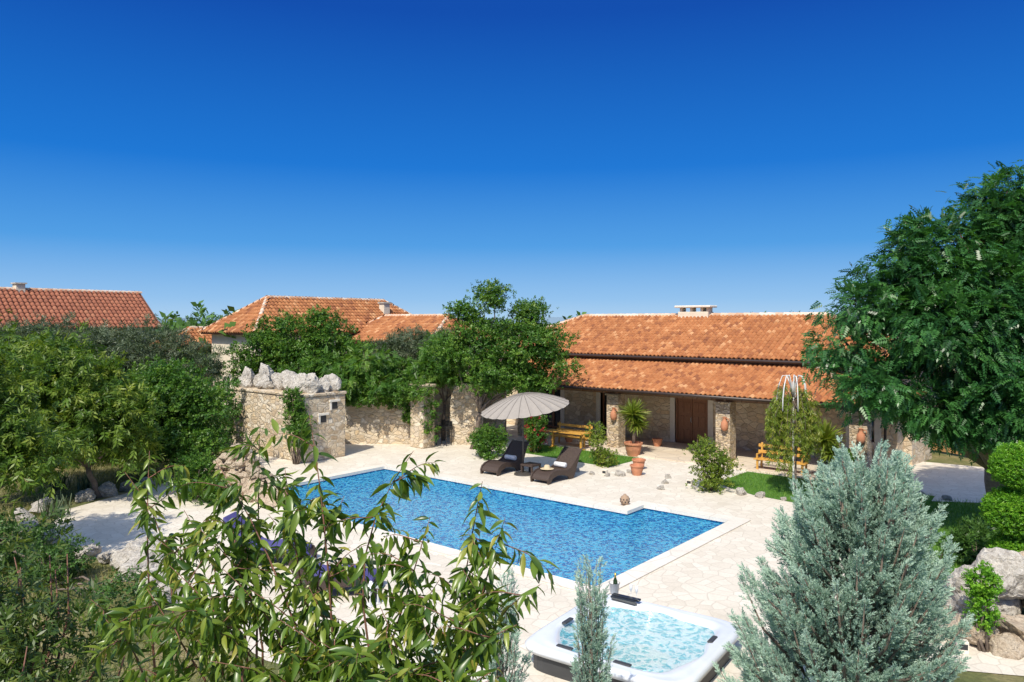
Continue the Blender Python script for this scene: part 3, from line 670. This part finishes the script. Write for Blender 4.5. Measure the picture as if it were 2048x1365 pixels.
def bench(u,v,rot,lb):
    e=thing('wooden_bench',(u,v,.0),lb,'bench','yellow wooden benches',rot); e.scale=(1,.9,.9)
    mb=MB()
    for k in range(4): mb.obox((0,-.28+k*.13,.47),(1.9,.115,.045))
    mb.build('seat',m_bench,e,bevel=.012)
    mb=MB()
    for k in range(2): mb.obox((0,.24+k*.03,.72+k*.25),(1.9,.04,.13),rx=-.12)
    mb.build('backrest',m_bench,e,bevel=.012)
    for sx in(-.82,.82):
        mb=MB(); mb.obox((sx,-.25,.22),(.07,.08,.44)); mb.obox((sx,.24,.55),(.07,.06,1.1),rx=-.1); mb.obox((sx,0,.40),(.06,.42,.06)); mb.obox((sx,-.04,.68),(.07,.55,.04)); mb.obox((sx,-.27,.57),(.06,.07,.2)); mb.build('leg',m_bench,e,bevel=.01)
bench(-19.2,27.4,.0,'honey yellow wooden bench standing by the porch'); bench(-9.9,27.5,0,'honey yellow wooden bench beside the lawn')
t=thing('wooden_table',(-18.9,26.6,0),'honey yellow wooden table in front of a bench','table')
mb=MB()
for k in range(4): mb.obox((0,-.24+k*.16,.74),(1.9,.15,.045))
mb.build('top',m_bench,t,bevel=.01)
for sx in(-.75,.75):
    mb=MB(); mb.obox((sx,0,.37),(.08,.08,.71)); mb.obox((sx,0,.03),(.08,.5,.06)); mb.build('leg',m_bench,t)
def pot(name,X,Y,s,lb,z=0):
    t=thing(name,at3(X,Y,z),lb,'plant pot','terracotta pots')
    mb=MB(); mb.lathe([(r*s,q*s) for r,q in [(0,0),(.3,0),(.42,.35),(.46,.62),(.52,.64),(.52,.74),(.44,.74),(.42,.6),(0,.6)]],20); mb.build('body',m_terra,t,smooth=False); return t
def yucca(X,Y,z,heads,lb):
    e=thing('yucca_plant',at3(X,Y,z),lb,'plant','spiky yuccas')
    mb=MB(); Ps=[];Ds=[];
    for dx,dy,h,R in heads:
        mb.tube([(0,0,0),(dx*.4,dy*.4,h*.5),(dx,dy,h)],[.07,.05,.045],8)
        n=190; d=nrm(rng.normal(size=(n,3))+[0,0,.45]); Ps.append(np.tile(np.array(e.location)+[dx,dy,h],(n,1))+d*.03); Ds.append(d*R)
    mb.build('stem',m_bark,e,smooth=True)
    P=np.concatenate(Ps);D=np.concatenate(Ds); S=np.linalg.norm(D,axis=1)*rng.uniform(.8,1.1,len(D))
    T=[(-.045,0,.01),(0,0,0),(.045,0,.01),(-.05,.45,.01),(0,.45,0),(.05,.45,.01),(-.004,1,-.08),(0,1,-.09),(.004,1,-.08)]
    inst('leaves',T,[(0,1,4,3),(1,2,5,4),(3,4,7,6),(4,5,8,7)],P,D,rng.normal(size=D.shape)+[0,0,2],S,.3+.7*rng.random(len(D)),m_lyel,e)
pot('terracotta_pot',5.0,30.9,.75,'large terracotta pot holding a spiky yucca'); yucca(5.0,30.9,.4,[(0,0,1.3,.7),(.12,.1,.9,.5)],'tall spiky yucca growing in a terracotta pot')
pot('terracotta_pot',4.75,28.1,.5,'terracotta pot standing by the stone edging'); pot('terracotta_pot',4.5,27.0,.5,'round terracotta urn on the paving')
pot('terracotta_pot',6.4,33.0,.45,'small terracotta pot beside the door',.05); pot('terracotta_pot',2.6,34.2,.45,'small terracotta pot on the porch floor',.05)
yucca(10.8,25.9,0,[(0,0,1.45,.7),(.25,-.1,1.0,.5)],'two-headed spiky yucca at the lawn edge')
# weeping tree on white hoop frame
u,v=at(9.0,24.0); e=thing('plant_support',(u,v,0),'white painted metal umbrella-shaped hoop frame on a pole','plant support')
mb=MB(); mb.tube([(0,0,0),(0,0,3.6)],.03,8); mb.build('pole',m_white,e)
mb=MB()
for k in range(7):
    a=k*2*math.pi/7; q=.6+.25*(k%3)/2; mb.tube([(r*math.cos(a)*q,r*math.sin(a)*q,z) for r,z in((.02,3.1),(.12,3.5),(.28,3.8),(.45,3.78),(.6,3.5),(.68,3.1),(.7,2.7))],.02,6)
mb.build('hoops',m_white,e,smooth=True)
e=thing('weeping_tree',(u+.08,v+.08,0),'small weeping tree trained over a white hoop frame','tree')
mb=MB(); mb.tube(wig((u+.08,v+.08,0),(u+.03,v,3.0),5,.02),.03,6)
Ps=[]
for k in range(52):
    a=random.uniform(0,6.28); r=random.uniform(.3,.9); zt=random.uniform(2.6,3.5); L=random.uniform(.8,2.1)
    pts=[(u,v,3.0),(u+r*.6*math.cos(a),v+r*.6*math.sin(a),zt),(u+r*math.cos(a),v+r*math.sin(a),zt-.4*L),(u+r*1.05*math.cos(a),v+r*1.05*math.sin(a),zt-L)]
    mb.tube(pts,[.012,.01,.007,.003],4)
    for q in range(24):
        t=q/24; i=1 if t<.35 else 2; f=(t/.35) if t<.35 else (t-.35)/.65
        Ps.append(Vector(pts[i]).lerp(Vector(pts[i+1]),f)[:])
wpart(mb,'trunk',m_bark,e,smooth=True); P=np.array(Ps)+rng.normal(size=(len(Ps),3))*.03
inst('crown',*DROOPY,P,rng.normal(size=P.shape)*.35+[0,0,-1],rng.normal(size=P.shape)+[0,0,.5],.17,.3+.7*rng.random(len(P)),m_lyel,e)
def lamp(X,Y,r=0):
    t=thing('ground_lamp',at3(X,Y,0),'small white box garden lamp set at the bed edge','lamp','white garden lamps',r)
    mb=MB(); mb.box(-.09,.09,-.07,.07,0,.2); mb.build('housing',m_jamb,t,bevel=.01); mb=MB(); mb.box(-.07,.07,-.074,-.0705,.07,.16); mb.build('lens',m_glass,t)
lamp(3.35,27.0);lamp(6.0,25.3);lamp(7.5,12.5,.4)
t=thing('stone_lantern',(-11.75,19.55,.03),'small round perforated terracotta lantern on the pool coping','lantern')
mb=MB(); mb.lathe([(0,0),(.1,0),(.14,.07),(.145,.16),(.11,.24),(.05,.27),(.045,.3),(0,.3)],18); mb.build('body',plain('weathered_clay',(.42,.3,.2),(.3,.2,.13),.9,12),t,smooth=True)
mb=MB()
for z in(.09,.16):
    for k in range(9):
        a=k*.698+z*5; mb.obox((.139*math.cos(a),.139*math.sin(a),z),(.02,.035,.035),rz=a)
mb.build('perforation_shade',m_iron_shade,t)  # solid dark blocks paint the shade of the lantern's holes
t=thing('white_lantern',at3(-2.75,14.6,0),'white square metal lantern standing on the patio','lantern')
mb=MB()
for x in(-.1,.1):
    for y in(-.1,.1): mb.box(x-.012,x+.012,y-.012,y+.012,.03,.34)
mb.box(-.13,.13,-.13,.13,0,.028); mb.box(-.13,.13,-.13,.13,.342,.37); mb.lathe([(.11,.372),(.03,.46),(0,.47)],4); mb.build('frame',m_white,t)
mb=MB(); mb.lathe([(0,.03),(.04,.03),(.04,.15),(0,.15)],12); mb.build('candle',m_towel,t)
# ---------------------------------------------------------------- hot tub
T_=thing('hot_tub',(-6.27,10.75,0),'square whirlpool hot tub with pearl acrylic shell and bubbling water','hot tub',rot=.09); T_.scale=(1.1,1.1,.62)
def sq(h,z,n=96,p=5,mod=0,ph=0):
    o=[]
    for k in range(n):
        a=2*math.pi*k/n; c,s=math.cos(a),math.sin(a); r=h/((abs(c)**p+abs(s)**p)**(1/p))
        r*=1+mod*math.cos(4*a+ph)*.5+mod*.6*math.cos(7*a+1)
        o.append((r*c,r*s,z))
    return o
def loft(rings):
    n=len(rings[0]); V=[p for r in rings for p in r]; F=[(i*n+k,i*n+(k+1)%n,(i+1)*n+(k+1)%n,(i+1)*n+k) for i in range(len(rings)-1) for k in range(n)]
    return V,F,n
V,F,n=loft([sq(1.18,0,p=9),sq(1.18,.49,p=9)]); mb=MB(); mb.add(V,F); mb.build('cabinet',m_cab,T_)
V,F,n=loft([sq(1.19,.46,p=9),sq(1.26,.47,p=9),sq(1.28,.60,p=9),sq(1.25,.66,p=8),sq(1.20,.69,p=8),sq(1.16,.67,p=8),sq(1.11,.69,p=7,mod=.02),sq(1.05,.68,p=6,mod=.05),sq(1.0,.60,p=5,mod=.07),sq(.98,.5,p=5,mod=.08),sq(.94,.34,p=5,mod=.09),sq(.84,.27,p=4,mod=.12),sq(.62,.25,p=3,mod=.18),sq(.54,.15,p=3,mod=.18),sq(.46,.0,p=3,mod=.12),sq(.02,-.02,p=2)])
mb=MB(); mb.add(V,F); mb.build('shell',m_shell,T_,smooth=True)
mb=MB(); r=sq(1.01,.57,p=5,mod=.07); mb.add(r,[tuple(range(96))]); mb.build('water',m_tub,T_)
mb=MB(); mb.obox((-.66,1.0,.70),(.44,.05,.30),rx=.5); mb.obox((-.66,1.07,.79),(.5,.1,.06)); mb.build('control_panel',m_black,T_,bevel=.015)
for x,y,rz_ in((1.04,.4,0),(.3,-1.04,1.57),(-1.04,-.2,0),(-.6,-1.04,1.57)):
    mb=MB(); mb.obox((x,y,.69),(.08,.26,.05),rz=rz_); mb.build('headrest',m_cab,T_,bevel=.02)
mb=MB()
for k in range(30):
    a=random.uniform(0,6.28); c,s=math.cos(a),math.sin(a); r=random.choice((.72,.8)); mb.lathe([(0,.014),(.035,.012),(.04,0)],8,(r*c,r*s,.29))
mb.build('jets',m_steel,T_)
t=thing('ice_bucket',(-7.47,12.05,.425),'white ice bucket standing on the hot tub rim','bucket')
mb=MB(); mb.lathe([(0,0),(.075,0),(.1,.2),(.108,.2),(.09,.2),(.07,.02)],16); mb.build('bucket',m_white,t,smooth=True)
t=thing('wine_bottle',(-7.45,12.05,.48),'dark green gold-topped bottle resting in an ice bucket','bottle')
mb=MB(); mb.lathe([(0,0),(.04,0),(.042,.18),(.016,.25),(.015,.28)],12); mb.build('glass',m_bottle,t,smooth=True)
mb=MB(); mb.lathe([(.018,.25),(.018,.33),(0,.33)],12); mb.build('foil',m_gold,t,smooth=True)
for k in range(2):
    t=thing('champagne_flute',(-7.12+k*.13,12.06-.02*k,.425),'clear stemmed glass standing on the hot tub rim','glass','stemmed glasses')
    mb=MB(); mb.lathe([(.035,0),(.034,.004),(.004,.01),(.004,.1),(.025,.15),(.028,.24),(.026,.24),(.02,.15)],12); mb.build('bowl',m_shell,t,smooth=True)
# ---------------------------------------------------------------- VEGETATION
tree('pinnate_tree','large green tree with feathery pinnate foliage over the path','tree',(13.4,20.5),.28,
 [(9.3,19.5,5.95,.9,.6),(8.6,19.5,4.9,.8,.55),(9.3,19.0,3.9,1.0,.6),(10.6,19,3.3,1.0,.55),(10.1,19.6,6.9,.75,.6),(10.9,19.8,7.6,.75,.6),(11.8,19.8,7.7,.8,.6),(12.2,19,5.9,1.6,1.3),(12.7,20,8.1,.75,.7),(13.4,20.3,8.8,.85,.8),(14.1,19.8,6.2,2.0,1.7),(10.8,19,5.2,1.4,1.0),(10.9,19.4,6.5,1.1,.8),(12.6,18.6,3.7,1.5,.9),(11.8,18.6,3.1,1.1,.55),(13.4,18.6,3.1,1.3,.6),(14.7,20,7.8,1.5,1.5),(14.7,19.0,4.0,1.6,1.1)],
 1950,15,.2,FROND,.29,m_lpin,droop=.35,out=1.0,rnd=.5,jag=.3,lo=.5)
tree('fruit_tree','tall open-crowned green tree growing beside the stone porch','tree',(-1.7,32.6),.13,
 [(-2.0,32.4,6.0,.55,.4),(-.83,32.2,6.7,.65,.5),(.77,32.2,6.1,.75,.5),(-1.4,32.4,5.0,1.2,.9),(.8,32,4.8,1.4,.95),(-.5,32,3.7,1.6,.8),(1.8,31.8,3.8,.9,.6),(-2.8,32.4,4.2,.8,.7),(-.6,31.8,3.1,1.2,.5),(.8,31.6,3.1,.9,.45)],
 720,13,.18,SPRIG,.22,m_lgreen,droop=.1,jag=.38,lo=.3)
tree('fruit_tree','leafy green fruit tree behind the boulder-topped wall','tree',(-9.8,36),.12,
 [(-10.6,36,4.5,1.4,1.1),(-9,36,4.8,1.2,.9),(-11.9,36,4.2,1.2,1.1),(-7.8,36,4.2,.9,.7),(-9.6,35.5,3.5,1.6,.8),(-12.8,36,3.2,.9,1.0),(-9.1,36,5.7,.45,.4),(-10.9,36,5.6,.45,.35)],
 620,11,.18,SPRIG,.24,m_lgreen,droop=.1,jag=.38,lo=.3)
tree('ash_tree','small feathery dark green tree arching over the stone wall','tree',(-7.0,34.8),.08,
 [(-8.4,34.4,3.4,1.1,.5),(-6.6,34.4,3.6,1.1,.6),(-5.2,34.6,3.3,.9,.5),(-7.4,34,2.9,1.3,.35),(-5.6,33.9,2.75,.9,.3)],
 330,9,.16,FROND,.34,m_lgreen,droop=.4,jag=.3)
tree('olive_tree','grey-green olive tree behind the garden wall','tree',(-4.8,38.5),.14,
 [(-5.2,38.5,4.2,1.2,.9),(-3.9,38.5,4.0,1.1,.9),(-6.4,38.5,3.8,1.0,.8),(-3.1,38.2,4.0,.8,.9)],380,10,.18,OLIVE,.32,m_lolive,droop=0)
tree('leafy_tree','light green tree arching beside the barbecue corner','tree',(-3.2,34.9),.08,
 [(-3.3,34.6,4.0,.9,.8),(-2.8,34.2,3.3,.8,.4),(-3.9,34.2,3.3,.8,.5),(-1.8,34.6,3.4,.8,.4)],270,11,.15,FROND,.31,m_lgreen,droop=.4)
bush('climbing_vine','green climbing vine hanging over the stone wall','vine',[(-6.2,33.7,2.2,1.0,.35),(-5,33.6,2.2,.9,.4),(-4.1,32.7,2.5,.6,.4),(-3.5,32.6,1.6,.25,.9),(-7.2,33.8,2.3,.7,.35),(-4.5,33.4,1.5,.3,.7)],400,9,.1,SPRIG,.18,m_lgreen,stem=False,droop=.6,jag=.35)
bush('climbing_vine','green climbing vine growing up the dry stone wall','vine',[(-8.35,29.1,1.9,.35,.5),(-8.5,29.0,2.5,.25,.4),(-8.2,28.9,1.3,.4,.5)],150,9,.09,SPRIG,.16,m_lgreen,jag=.35)
bush('shrub','green shrub under the central tree by the patio','shrub',[(-1.2,30.6,.7,.45,.55),(-.7,30.9,.75,.45,.45),(-.9,30.3,.35,.5,.35)],150,9,.1,SPRIG,.16,m_lgreen,jag=.35)
b=bush('flowering_shrub','green shrub with deep red flowers beside the porch','shrub',[(1.0,31.5,.9,.4,.7)],100,9,.1,SPRIG,.16,m_lgreen)
foliage('flowers',[(1.0,31.5,.95,.45,.8)],60,3,.05,SPRIG,.13,m_flower,b)
bush('shrub','thin-leaved green shrub growing beside the stone edging','shrub',[(3.4,29.0,.7,.3,.6),(3.3,29.4,1.2,.22,.35),(3.6,28.6,.35,.35,.3)],80,8,.1,SPRIG,.14,m_lyel,jag=.35)
bush('oleander_shrub','airy green shrub in the bed before the porch pillar','shrub',[(6.5,24.6,.9,.5,.6),(6.2,24.7,1.3,.35,.45),(7.0,24.8,.8,.4,.45),(6.5,24.4,.4,.5,.35)],160,8,.12,SPRIG,.14,m_lyel,out=.6,jag=.35,lo=.2)
bush('shrub','low green shrub at the foot of a porch pillar','shrub',[(11.4,26.0,.5,.5,.5)],90,8,.1,SPRIG,.18,m_lgreen)
bush('shrub','leafy green shrub growing beside the pool rockery','shrub',[(-9.9,23.4,.7,.5,.6),(-9.3,22.9,.4,.45,.35)],130,9,.11,SPRIG,.16,m_lgreen,jag=.35)
tree('plum_tree','yellow-green tree with drooping long leaves in the garden','tree',(-13.0,23.6),.10,
 [(-14.6,23.5,4.2,1.4,1.0),(-13.2,23.3,3.6,1.2,.9),(-15.7,23.2,3.4,1.4,1.2),(-13.9,22.8,2.4,1.6,.9),(-12.4,23.2,2.7,1.1,.9),(-16.4,23.3,4.8,.9,.7),(-14.9,22.6,1.7,1.3,.7),(-11.9,23.4,1.8,.8,.7)],
 760,9,.2,DROOPY,.26,m_lplum,droop=.7,out=.5,jag=.38,lo=.3)
tree('plum_tree','yellow-green tree with drooping long leaves in the garden','tree',(-12.0,17.2),.07,
 [(-11.8,17,3.9,.9,.8),(-12.6,17,4.6,.9,.8),(-11.4,16.8,3.0,.9,.7),(-12.5,17,2.9,1.0,.8),(-10.9,17,2.5,.8,.6)],
 300,9,.17,DROOPY,.22,m_lplum,droop=.7,out=.5,jag=.38,lo=.3)
tree('hazel_tree','bushy green tree beside the dry stone wall','tree',(-12.2,27),.09,
 [(-12.2,27,3.0,1.2,1.0),(-13.3,27,2.8,1.2,1.0),(-11.4,27.2,2.2,.9,.9),(-12.4,26.8,1.7,1.4,.8),(-13.6,26.5,1.7,1.1,.8),(-11.2,26.4,1.1,.9,.7)],
 720,11,.17,SPRIG,.23,m_lgreen,droop=.1,jag=.35)
tree('olive_tree','broad grey-green olive tree behind the garden','tree',(-17.5,33),.2,
 [(-17.5,33,4.2,1.8,1.1),(-15.8,33,4.1,1.6,1.1),(-19.5,33,4.3,1.8,1.1),(-14.3,33,3.7,1.4,1.2),(-16.6,32.4,3.0,2,.9),(-21.5,33,4.4,1.8,1.1),(-18.8,32.3,3.0,2,.9)],
 900,12,.18,OLIVE,.33,m_lolive,droop=0)
bush('hedge','dense dark green garden hedge behind the trees','hedge',[(-19,29.5,1.6,2.2,1.5),(-16,30,1.8,2.0,1.6),(-22,29,1.7,2.2,1.5),(-13.2,31,1.8,1.6,1.6),(-25,29,1.7,2.2,1.6)],600,10,.2,SPRIG,.34,m_ldark)
bush('shrub','dark leafy shrub with reddish stems near the garden path','shrub',[(-5.4,8.1,2.4,.7,.75),(-4.8,8.0,1.8,.7,.7),(-5.7,8.3,1.5,.9,.9),(-4.9,7.8,1.1,.9,.8),(-6.3,8.4,2.4,.7,.7)],260,8,.17,DROOPY,.14,m_lshrub,out=.5,jag=.45,lo=.1,bark=m_redbark,ns=9)
bush('shrub','low dark shrub beside the rock edging','shrub',[(-9.6,15.9,.45,.6,.4),(-7.3,14.0,.35,.5,.35),(-11.3,16.6,.6,.9,.55)],220,9,.11,SPRIG,.15,m_ldark,jag=.3)
for X,Y in((-12.9,21.2),(-15,24.8),(-13.8,24.4)):
    n=70; u,v=at(X,Y); e=thing('iris_clump',(u,v,0),'clump of upright sword-shaped green leaves','plant','leaf clumps in the garden')
    inst('leaves',*BLADE,np.c_[rng.normal(u,.15,n),rng.normal(v,.15,n),np.zeros(n)],rng.normal(size=(n,3))*.25+[0,0,1],rng.normal(size=(n,3)),.6*rng.uniform(.6,1.1,n),rng.random(n),m_lolive,e)
def cypress(X,Y,h,r,n,size,lb,plumes,lean=(0,0),wk=.06,pk=1.0,rag=.15):
    u,v=at(X,Y); e=thing('blue_cypress',(u,v,0),lb,'conifer','blue-grey conifers')
    mb=MB(); mb.tube([(u,v,0),(u+lean[0]*.8,v+lean[1]*.8,h*.85)],[.09*r+.02,.01],7)
    Ps=[];Ds=[];Ns=[];Ts=[]
    for i in range(plumes):
        t=(i+.5)/plumes; zt=h*(.10+.86*t**.9)
        inner=random.random()<.2
        rad=r*max(0.02,1-(zt/h)**2.2)**.62*(random.uniform(1-rag,1+rag*.8) if not inner else random.uniform(.3,.8))+.03*r
        a=i*2.39996+random.uniform(-.35,.35); L=h*random.uniform(.13,.26)*pk; rise=random.uniform(-.03,.06)*h*rag/.15
        o=Vector((math.cos(a),math.sin(a),0)); c=Vector((u+lean[0]*zt/h,v+lean[1]*zt/h,0))
        tip=c+o*rad+Vector((0,0,zt+rise)); p1=c+o*rad*.78+Vector((0,0,zt-L*.5)); p0=c+o*rad*.4+Vector((0,0,max(.02,zt-L*1.05)))
        mb.tube([p0,p1,tip],[.02*r+.004,.012*r+.003,.003],4)
        m=n//plumes; s=rng.random(m)**.75
        A=np.array(p0)[None]*(1-s[:,None])**2+2*np.array(p1)[None]*(s*(1-s))[:,None]+np.array(tip)[None]*(s[:,None])**2
        ax=nrm(np.array(tip-p1)[None]); side=nrm(np.cross(rng.normal(size=(m,3)),ax)); wd=(wk*h*(1-s)**.6+.006)[:,None]*rng.random((m,1))**.5
        A=A+side*wd; A[:,2]=np.maximum(A[:,2],.03)
        Ps.append(A); Ds.append(nrm(ax*.95+side*.5+np.array(o)*.4+rng.normal(size=(m,3))*.16+[0,0,.2])); Ns.append(side+rng.normal(size=(m,3))*.5)
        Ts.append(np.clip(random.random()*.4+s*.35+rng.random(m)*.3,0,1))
    wpart(mb,'trunk',m_bark,e,smooth=True)
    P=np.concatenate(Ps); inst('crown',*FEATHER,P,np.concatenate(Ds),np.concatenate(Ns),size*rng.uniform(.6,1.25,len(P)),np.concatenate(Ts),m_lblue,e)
cypress(4.22,9.9,3.85,1.33,28000,.125,'large silver-green cypress with feathery upright plumes',340,lean=(.38,.32),wk=.045,rag=.18)
cypress(.95,9.0,2.6,.30,2600,.095,'slim young blue-grey conifer beside the hot tub',60,wk=.022,pk=1.3,rag=.38)
cypress(-.12,8.9,2.55,.34,2200,.095,'slim young blue-grey conifer with airy shoots',44,wk=.03,pk=1.3,rag=.35)
cypress(-.7,8.6,1.9,.45,1800,.10,'low young blue-grey conifer with airy shoots',40,wk=.04,pk=1.3,rag=.3)
u,v=at(9.85,14.3); e=thing('topiary_tree',(u,v,0),'clipped green topiary of stacked leafy balls','topiary')
mb=MB(); mb.tube([(u,v,0),(u,v,3)],.06,8); wpart(mb,'trunk',m_bark,e)
for X,z,r in((9.85,2.72,.6),(9.72,1.88,.6),(9.85,1.05,.62)):
    foliage('foliage_ball',[(X,14.3,z,r,r*.70)],1500,5,.03,SPRIG,.075,m_ltop,e,jag=.03,lo=.86,out=1.2,droop=0)
bush('climbing_shrub','small rounded green shrub in front of a pale boulder','shrub',[(7.9,12.6,.75,.2,.4),(7.9,12.55,1.15,.22,.25)],140,8,.05,SPRIG,.09,m_ltop,jag=.05)
bush('cordyline_plant','dark spiky-leaved plant on the shaded lawn','plant',[(10.5,17.0,.4,.35,.4)],40,6,.08,FEATHER,.4,m_ldark)
# ---------------------------------------------------------------- near peach tree
tips=[(-2.03,4.2,4.78),(-2.27,4.4,4.62),(-1.58,4.0,4.76),(-1.31,3.9,4.97),(-1.0,3.7,5.05),(-1.09,3.6,4.80),(-.85,3.8,4.62),(-.46,3.5,4.90),(-.37,3.4,4.62),(-.13,3.3,4.80),(-.03,3.3,4.64),(.12,3.2,4.38),
(-1.58,3.8,4.45),(-1.69,3.7,4.30),(-1.22,3.5,4.25),(-.92,3.4,4.30),(-.58,3.3,4.25),(-.31,3.2,4.40),(-.13,3.1,4.30),(-.67,3.1,4.12),(-.41,3.0,4.12),(-.99,3.2,4.1),(-1.69,3.5,4.09),(-1.33,3.3,4.01),(-2.19,3.9,4.06),(-.05,3.0,4.12),(-1.9,4.0,4.35),(-.75,3.2,3.98),(-.3,3.0,3.95),(-1.15,3.3,3.9),(-1.6,3.4,3.85),(-.5,3.3,4.0),
(-1.4,3.9,4.62),(-1.75,4.0,4.5),(-1.2,3.7,4.55),(.02,3.1,4.25),(-.85,3.3,4.1),(-1.05,3.4,4.15),(-1.45,3.6,4.2),(-1.85,3.8,4.15),(-1.35,3.5,4.35),(-1.2,3.1,3.75),(-.9,3.1,3.8),(-.1,2.9,3.9),(-.6,3.0,3.85)]
u,v=at(-1.1,4.3); e=thing('peach_tree',(u,v,0),'peach tree with long drooping glossy leaves near the viewer','tree')
mb=MB(); hubs=[at3(-2.0,4.3,3.1),at3(-1.4,4.1,3.2),at3(-.9,3.9,3.2),at3(-.4,3.6,3.2)]
mb.tube(wig((u,v,0),at3(-1.1,4.2,2.0),4,.03),[.1,.085,.075,.07,.065],10)
for h in hubs: mb.tube(wig(at3(-1.1,4.2,1.95),h,3,.05),[.06,.05,.036,.02],8)
LP=[];LD=[];LS=[]
def shoot(a,b,r0,nleaf,start,arch=.16):
    a=Vector(a);b=Vector(b);L=(b-a).length; n=8; bend=Vector((random.uniform(-1,1),random.uniform(-1,1),0))*L*.13
    pts=[a.lerp(b,i/n)+bend*math.sin(math.pi*i/n)+Vector((0,0,1))*L*arch*math.sin(math.pi*(i/n)**1.3)*.8 for i in range(n+1)]
    mb.tube(pts,[r0*(1-.85*i/n) for i in range(n+1)],5)
    ax=(b-a).normalized()
    for k in range(nleaf):
        t=start+(1-start)*(k+random.random()*.6)/nleaf; i=min(int(t*n),n-1); p=pts[i].lerp(pts[i+1],t*n-i)
        ang=k*2.399; s=ax.cross(Vector((math.cos(ang),math.sin(ang),.3))).normalized()
        d=(s*.85+ax*.3+Vector((0,0,-.35-random.random()*.7))).normalized(); LP.append(p[:]);LD.append(d[:]);LS.append(random.uniform(.07,.125)*(1 if t<.9 else .75))
    return pts
for X,Y,Z in tips:
    h=min(hubs,key=lambda q:(Vector(q)-Vector(at3(X,Y,Z))).length+random.uniform(0,.35)); b=at3(X,Y,Z)
    pts=shoot(h,b,.009,36,.45,.10)
    for k in range(5):
        i=random.choice([4,5,6,7]); p=pts[i]; d=Vector((random.uniform(-1,1),random.uniform(-1,1),random.uniform(-.35,.4))).normalized()*random.uniform(.15,.30)
        shoot(p,p+d,.0035,14,.15)
wpart(mb,'trunk',m_redbark,e,smooth=True)
P=np.array(LP);D=np.array(LD);n=len(P)
inst('crown',*LANCE,P,D,rng.normal(size=(n,3))*.6+[0,0,1],LS,np.clip(rng.normal(.5,.27,n),0,1),m_lpeach,e,smooth=True)
# distant trees
Cn=[];
for k in range(260):
    Y=random.uniform(75,260); X=random.uniform(-.8,.8)*Y; Cn.append((X,Y,random.uniform(1.6,3.2) if Y<140 else random.uniform(2,4.6),random.uniform(3,6),random.uniform(2,3)))
for k in range(40):
    Y=random.uniform(44,70); X=random.uniform(-.48,-.36)*Y; Cn.append((X,Y,random.uniform(2,3.6),2.2,2.0))
Cp,Dp=clumps(Cn,9000,.25,.6); n=len(Cp)
inst('distant_woodland',*SPRIG,Cp,Dp+[0,0,.2],rng.normal(size=(n,3))+[0,0,1],1.3*rng.uniform(.6,1.3,n),rng.random(n),m_ldark,None,kind='stuff')
mb=MB(); V=[];F=[]; n=80
for i in range(n+1):
    a=-1.1+2.2*i/n; r=2600; X=math.sin(a)*r;Y=math.cos(a)*r; h=14+20*abs(noise.noise(Vector((i*.13,3,0))))
    V+=[(*at(X,Y),-5),(*at(X,Y),h)]
for i in range(n): F.append((2*i,2*i+2,2*i+3,2*i+1))
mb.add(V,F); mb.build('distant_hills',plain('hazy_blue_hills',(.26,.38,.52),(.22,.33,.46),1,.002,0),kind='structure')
# ---------------------------------------------------------------- light, sky, camera
az=Vector((.329,-.948)); el=math.radians(50)
sd=Vector((az.x*math.cos(el),az.y*math.cos(el),math.sin(el)))
L=bpy.data.lights.new('sun','SUN'); L.energy=4.9; L.angle=math.radians(.5); L.color=(1,.93,.80)
lo=bpy.data.objects.new('sun',L); lo.rotation_euler=sd.to_track_quat('Z','Y').to_euler(); COL.objects.link(lo)
w=bpy.data.worlds.new('World'); sc.world=w; w.use_nodes=True; nt=w.node_tree; bg=nt.nodes['Background']
sky=nt.nodes.new('ShaderNodeTexSky'); sky.sky_type='NISHITA'; sky.sun_disc=False; sky.sun_elevation=el; sky.sun_rotation=math.atan2(az.x,az.y); sky.ozone_density=1.0; sky.air_density=1; sky.dust_density=1.0; sky.altitude=50
tc=node(nt,'ShaderNodeTexCoord'); sp=node(nt,'ShaderNodeSeparateXYZ',{0:tc.outputs['Generated']})
gr=ramp(nt,sp.outputs[2],[(0,(.44,.65,.87)),(.03,(.28,.53,.85)),(.10,(.07,.33,.77)),(.20,(.003,.175,.65)),(.38,(.0,.07,.42)),(.6,(.005,.06,.36))])
sc8=node(nt,'ShaderNodeVectorMath',{0:gr,'Scale':1/.15},operation='SCALE').outputs[0]
sk2=node(nt,'ShaderNodeVectorMath',{0:sky.outputs[0],'Scale':1.6},operation='SCALE').outputs[0]
wt=ramp(nt,sp.outputs[2],[(0,(.98,)*3),(.42,(.98,)*3),(.6,(0,0,0))])
nt.links.new(mixc(nt,wt,sk2,sc8),bg.inputs[0]); bg.inputs[1].default_value=.15
cam=bpy.data.cameras.new('camera'); co=bpy.data.objects.new('camera',cam); COL.objects.link(co)
co.location=(0,0,5.5); co.rotation_euler=(math.pi/2,0,math.atan2(S_,C_)); cam.lens=26.37; cam.sensor_width=36; cam.shift_y=-.0183; cam.clip_end=8000; cam.clip_start=.05
sc.camera=co
sc.view_settings.view_transform='Standard'; sc.view_settings.look='None'; sc.view_settings.exposure=0
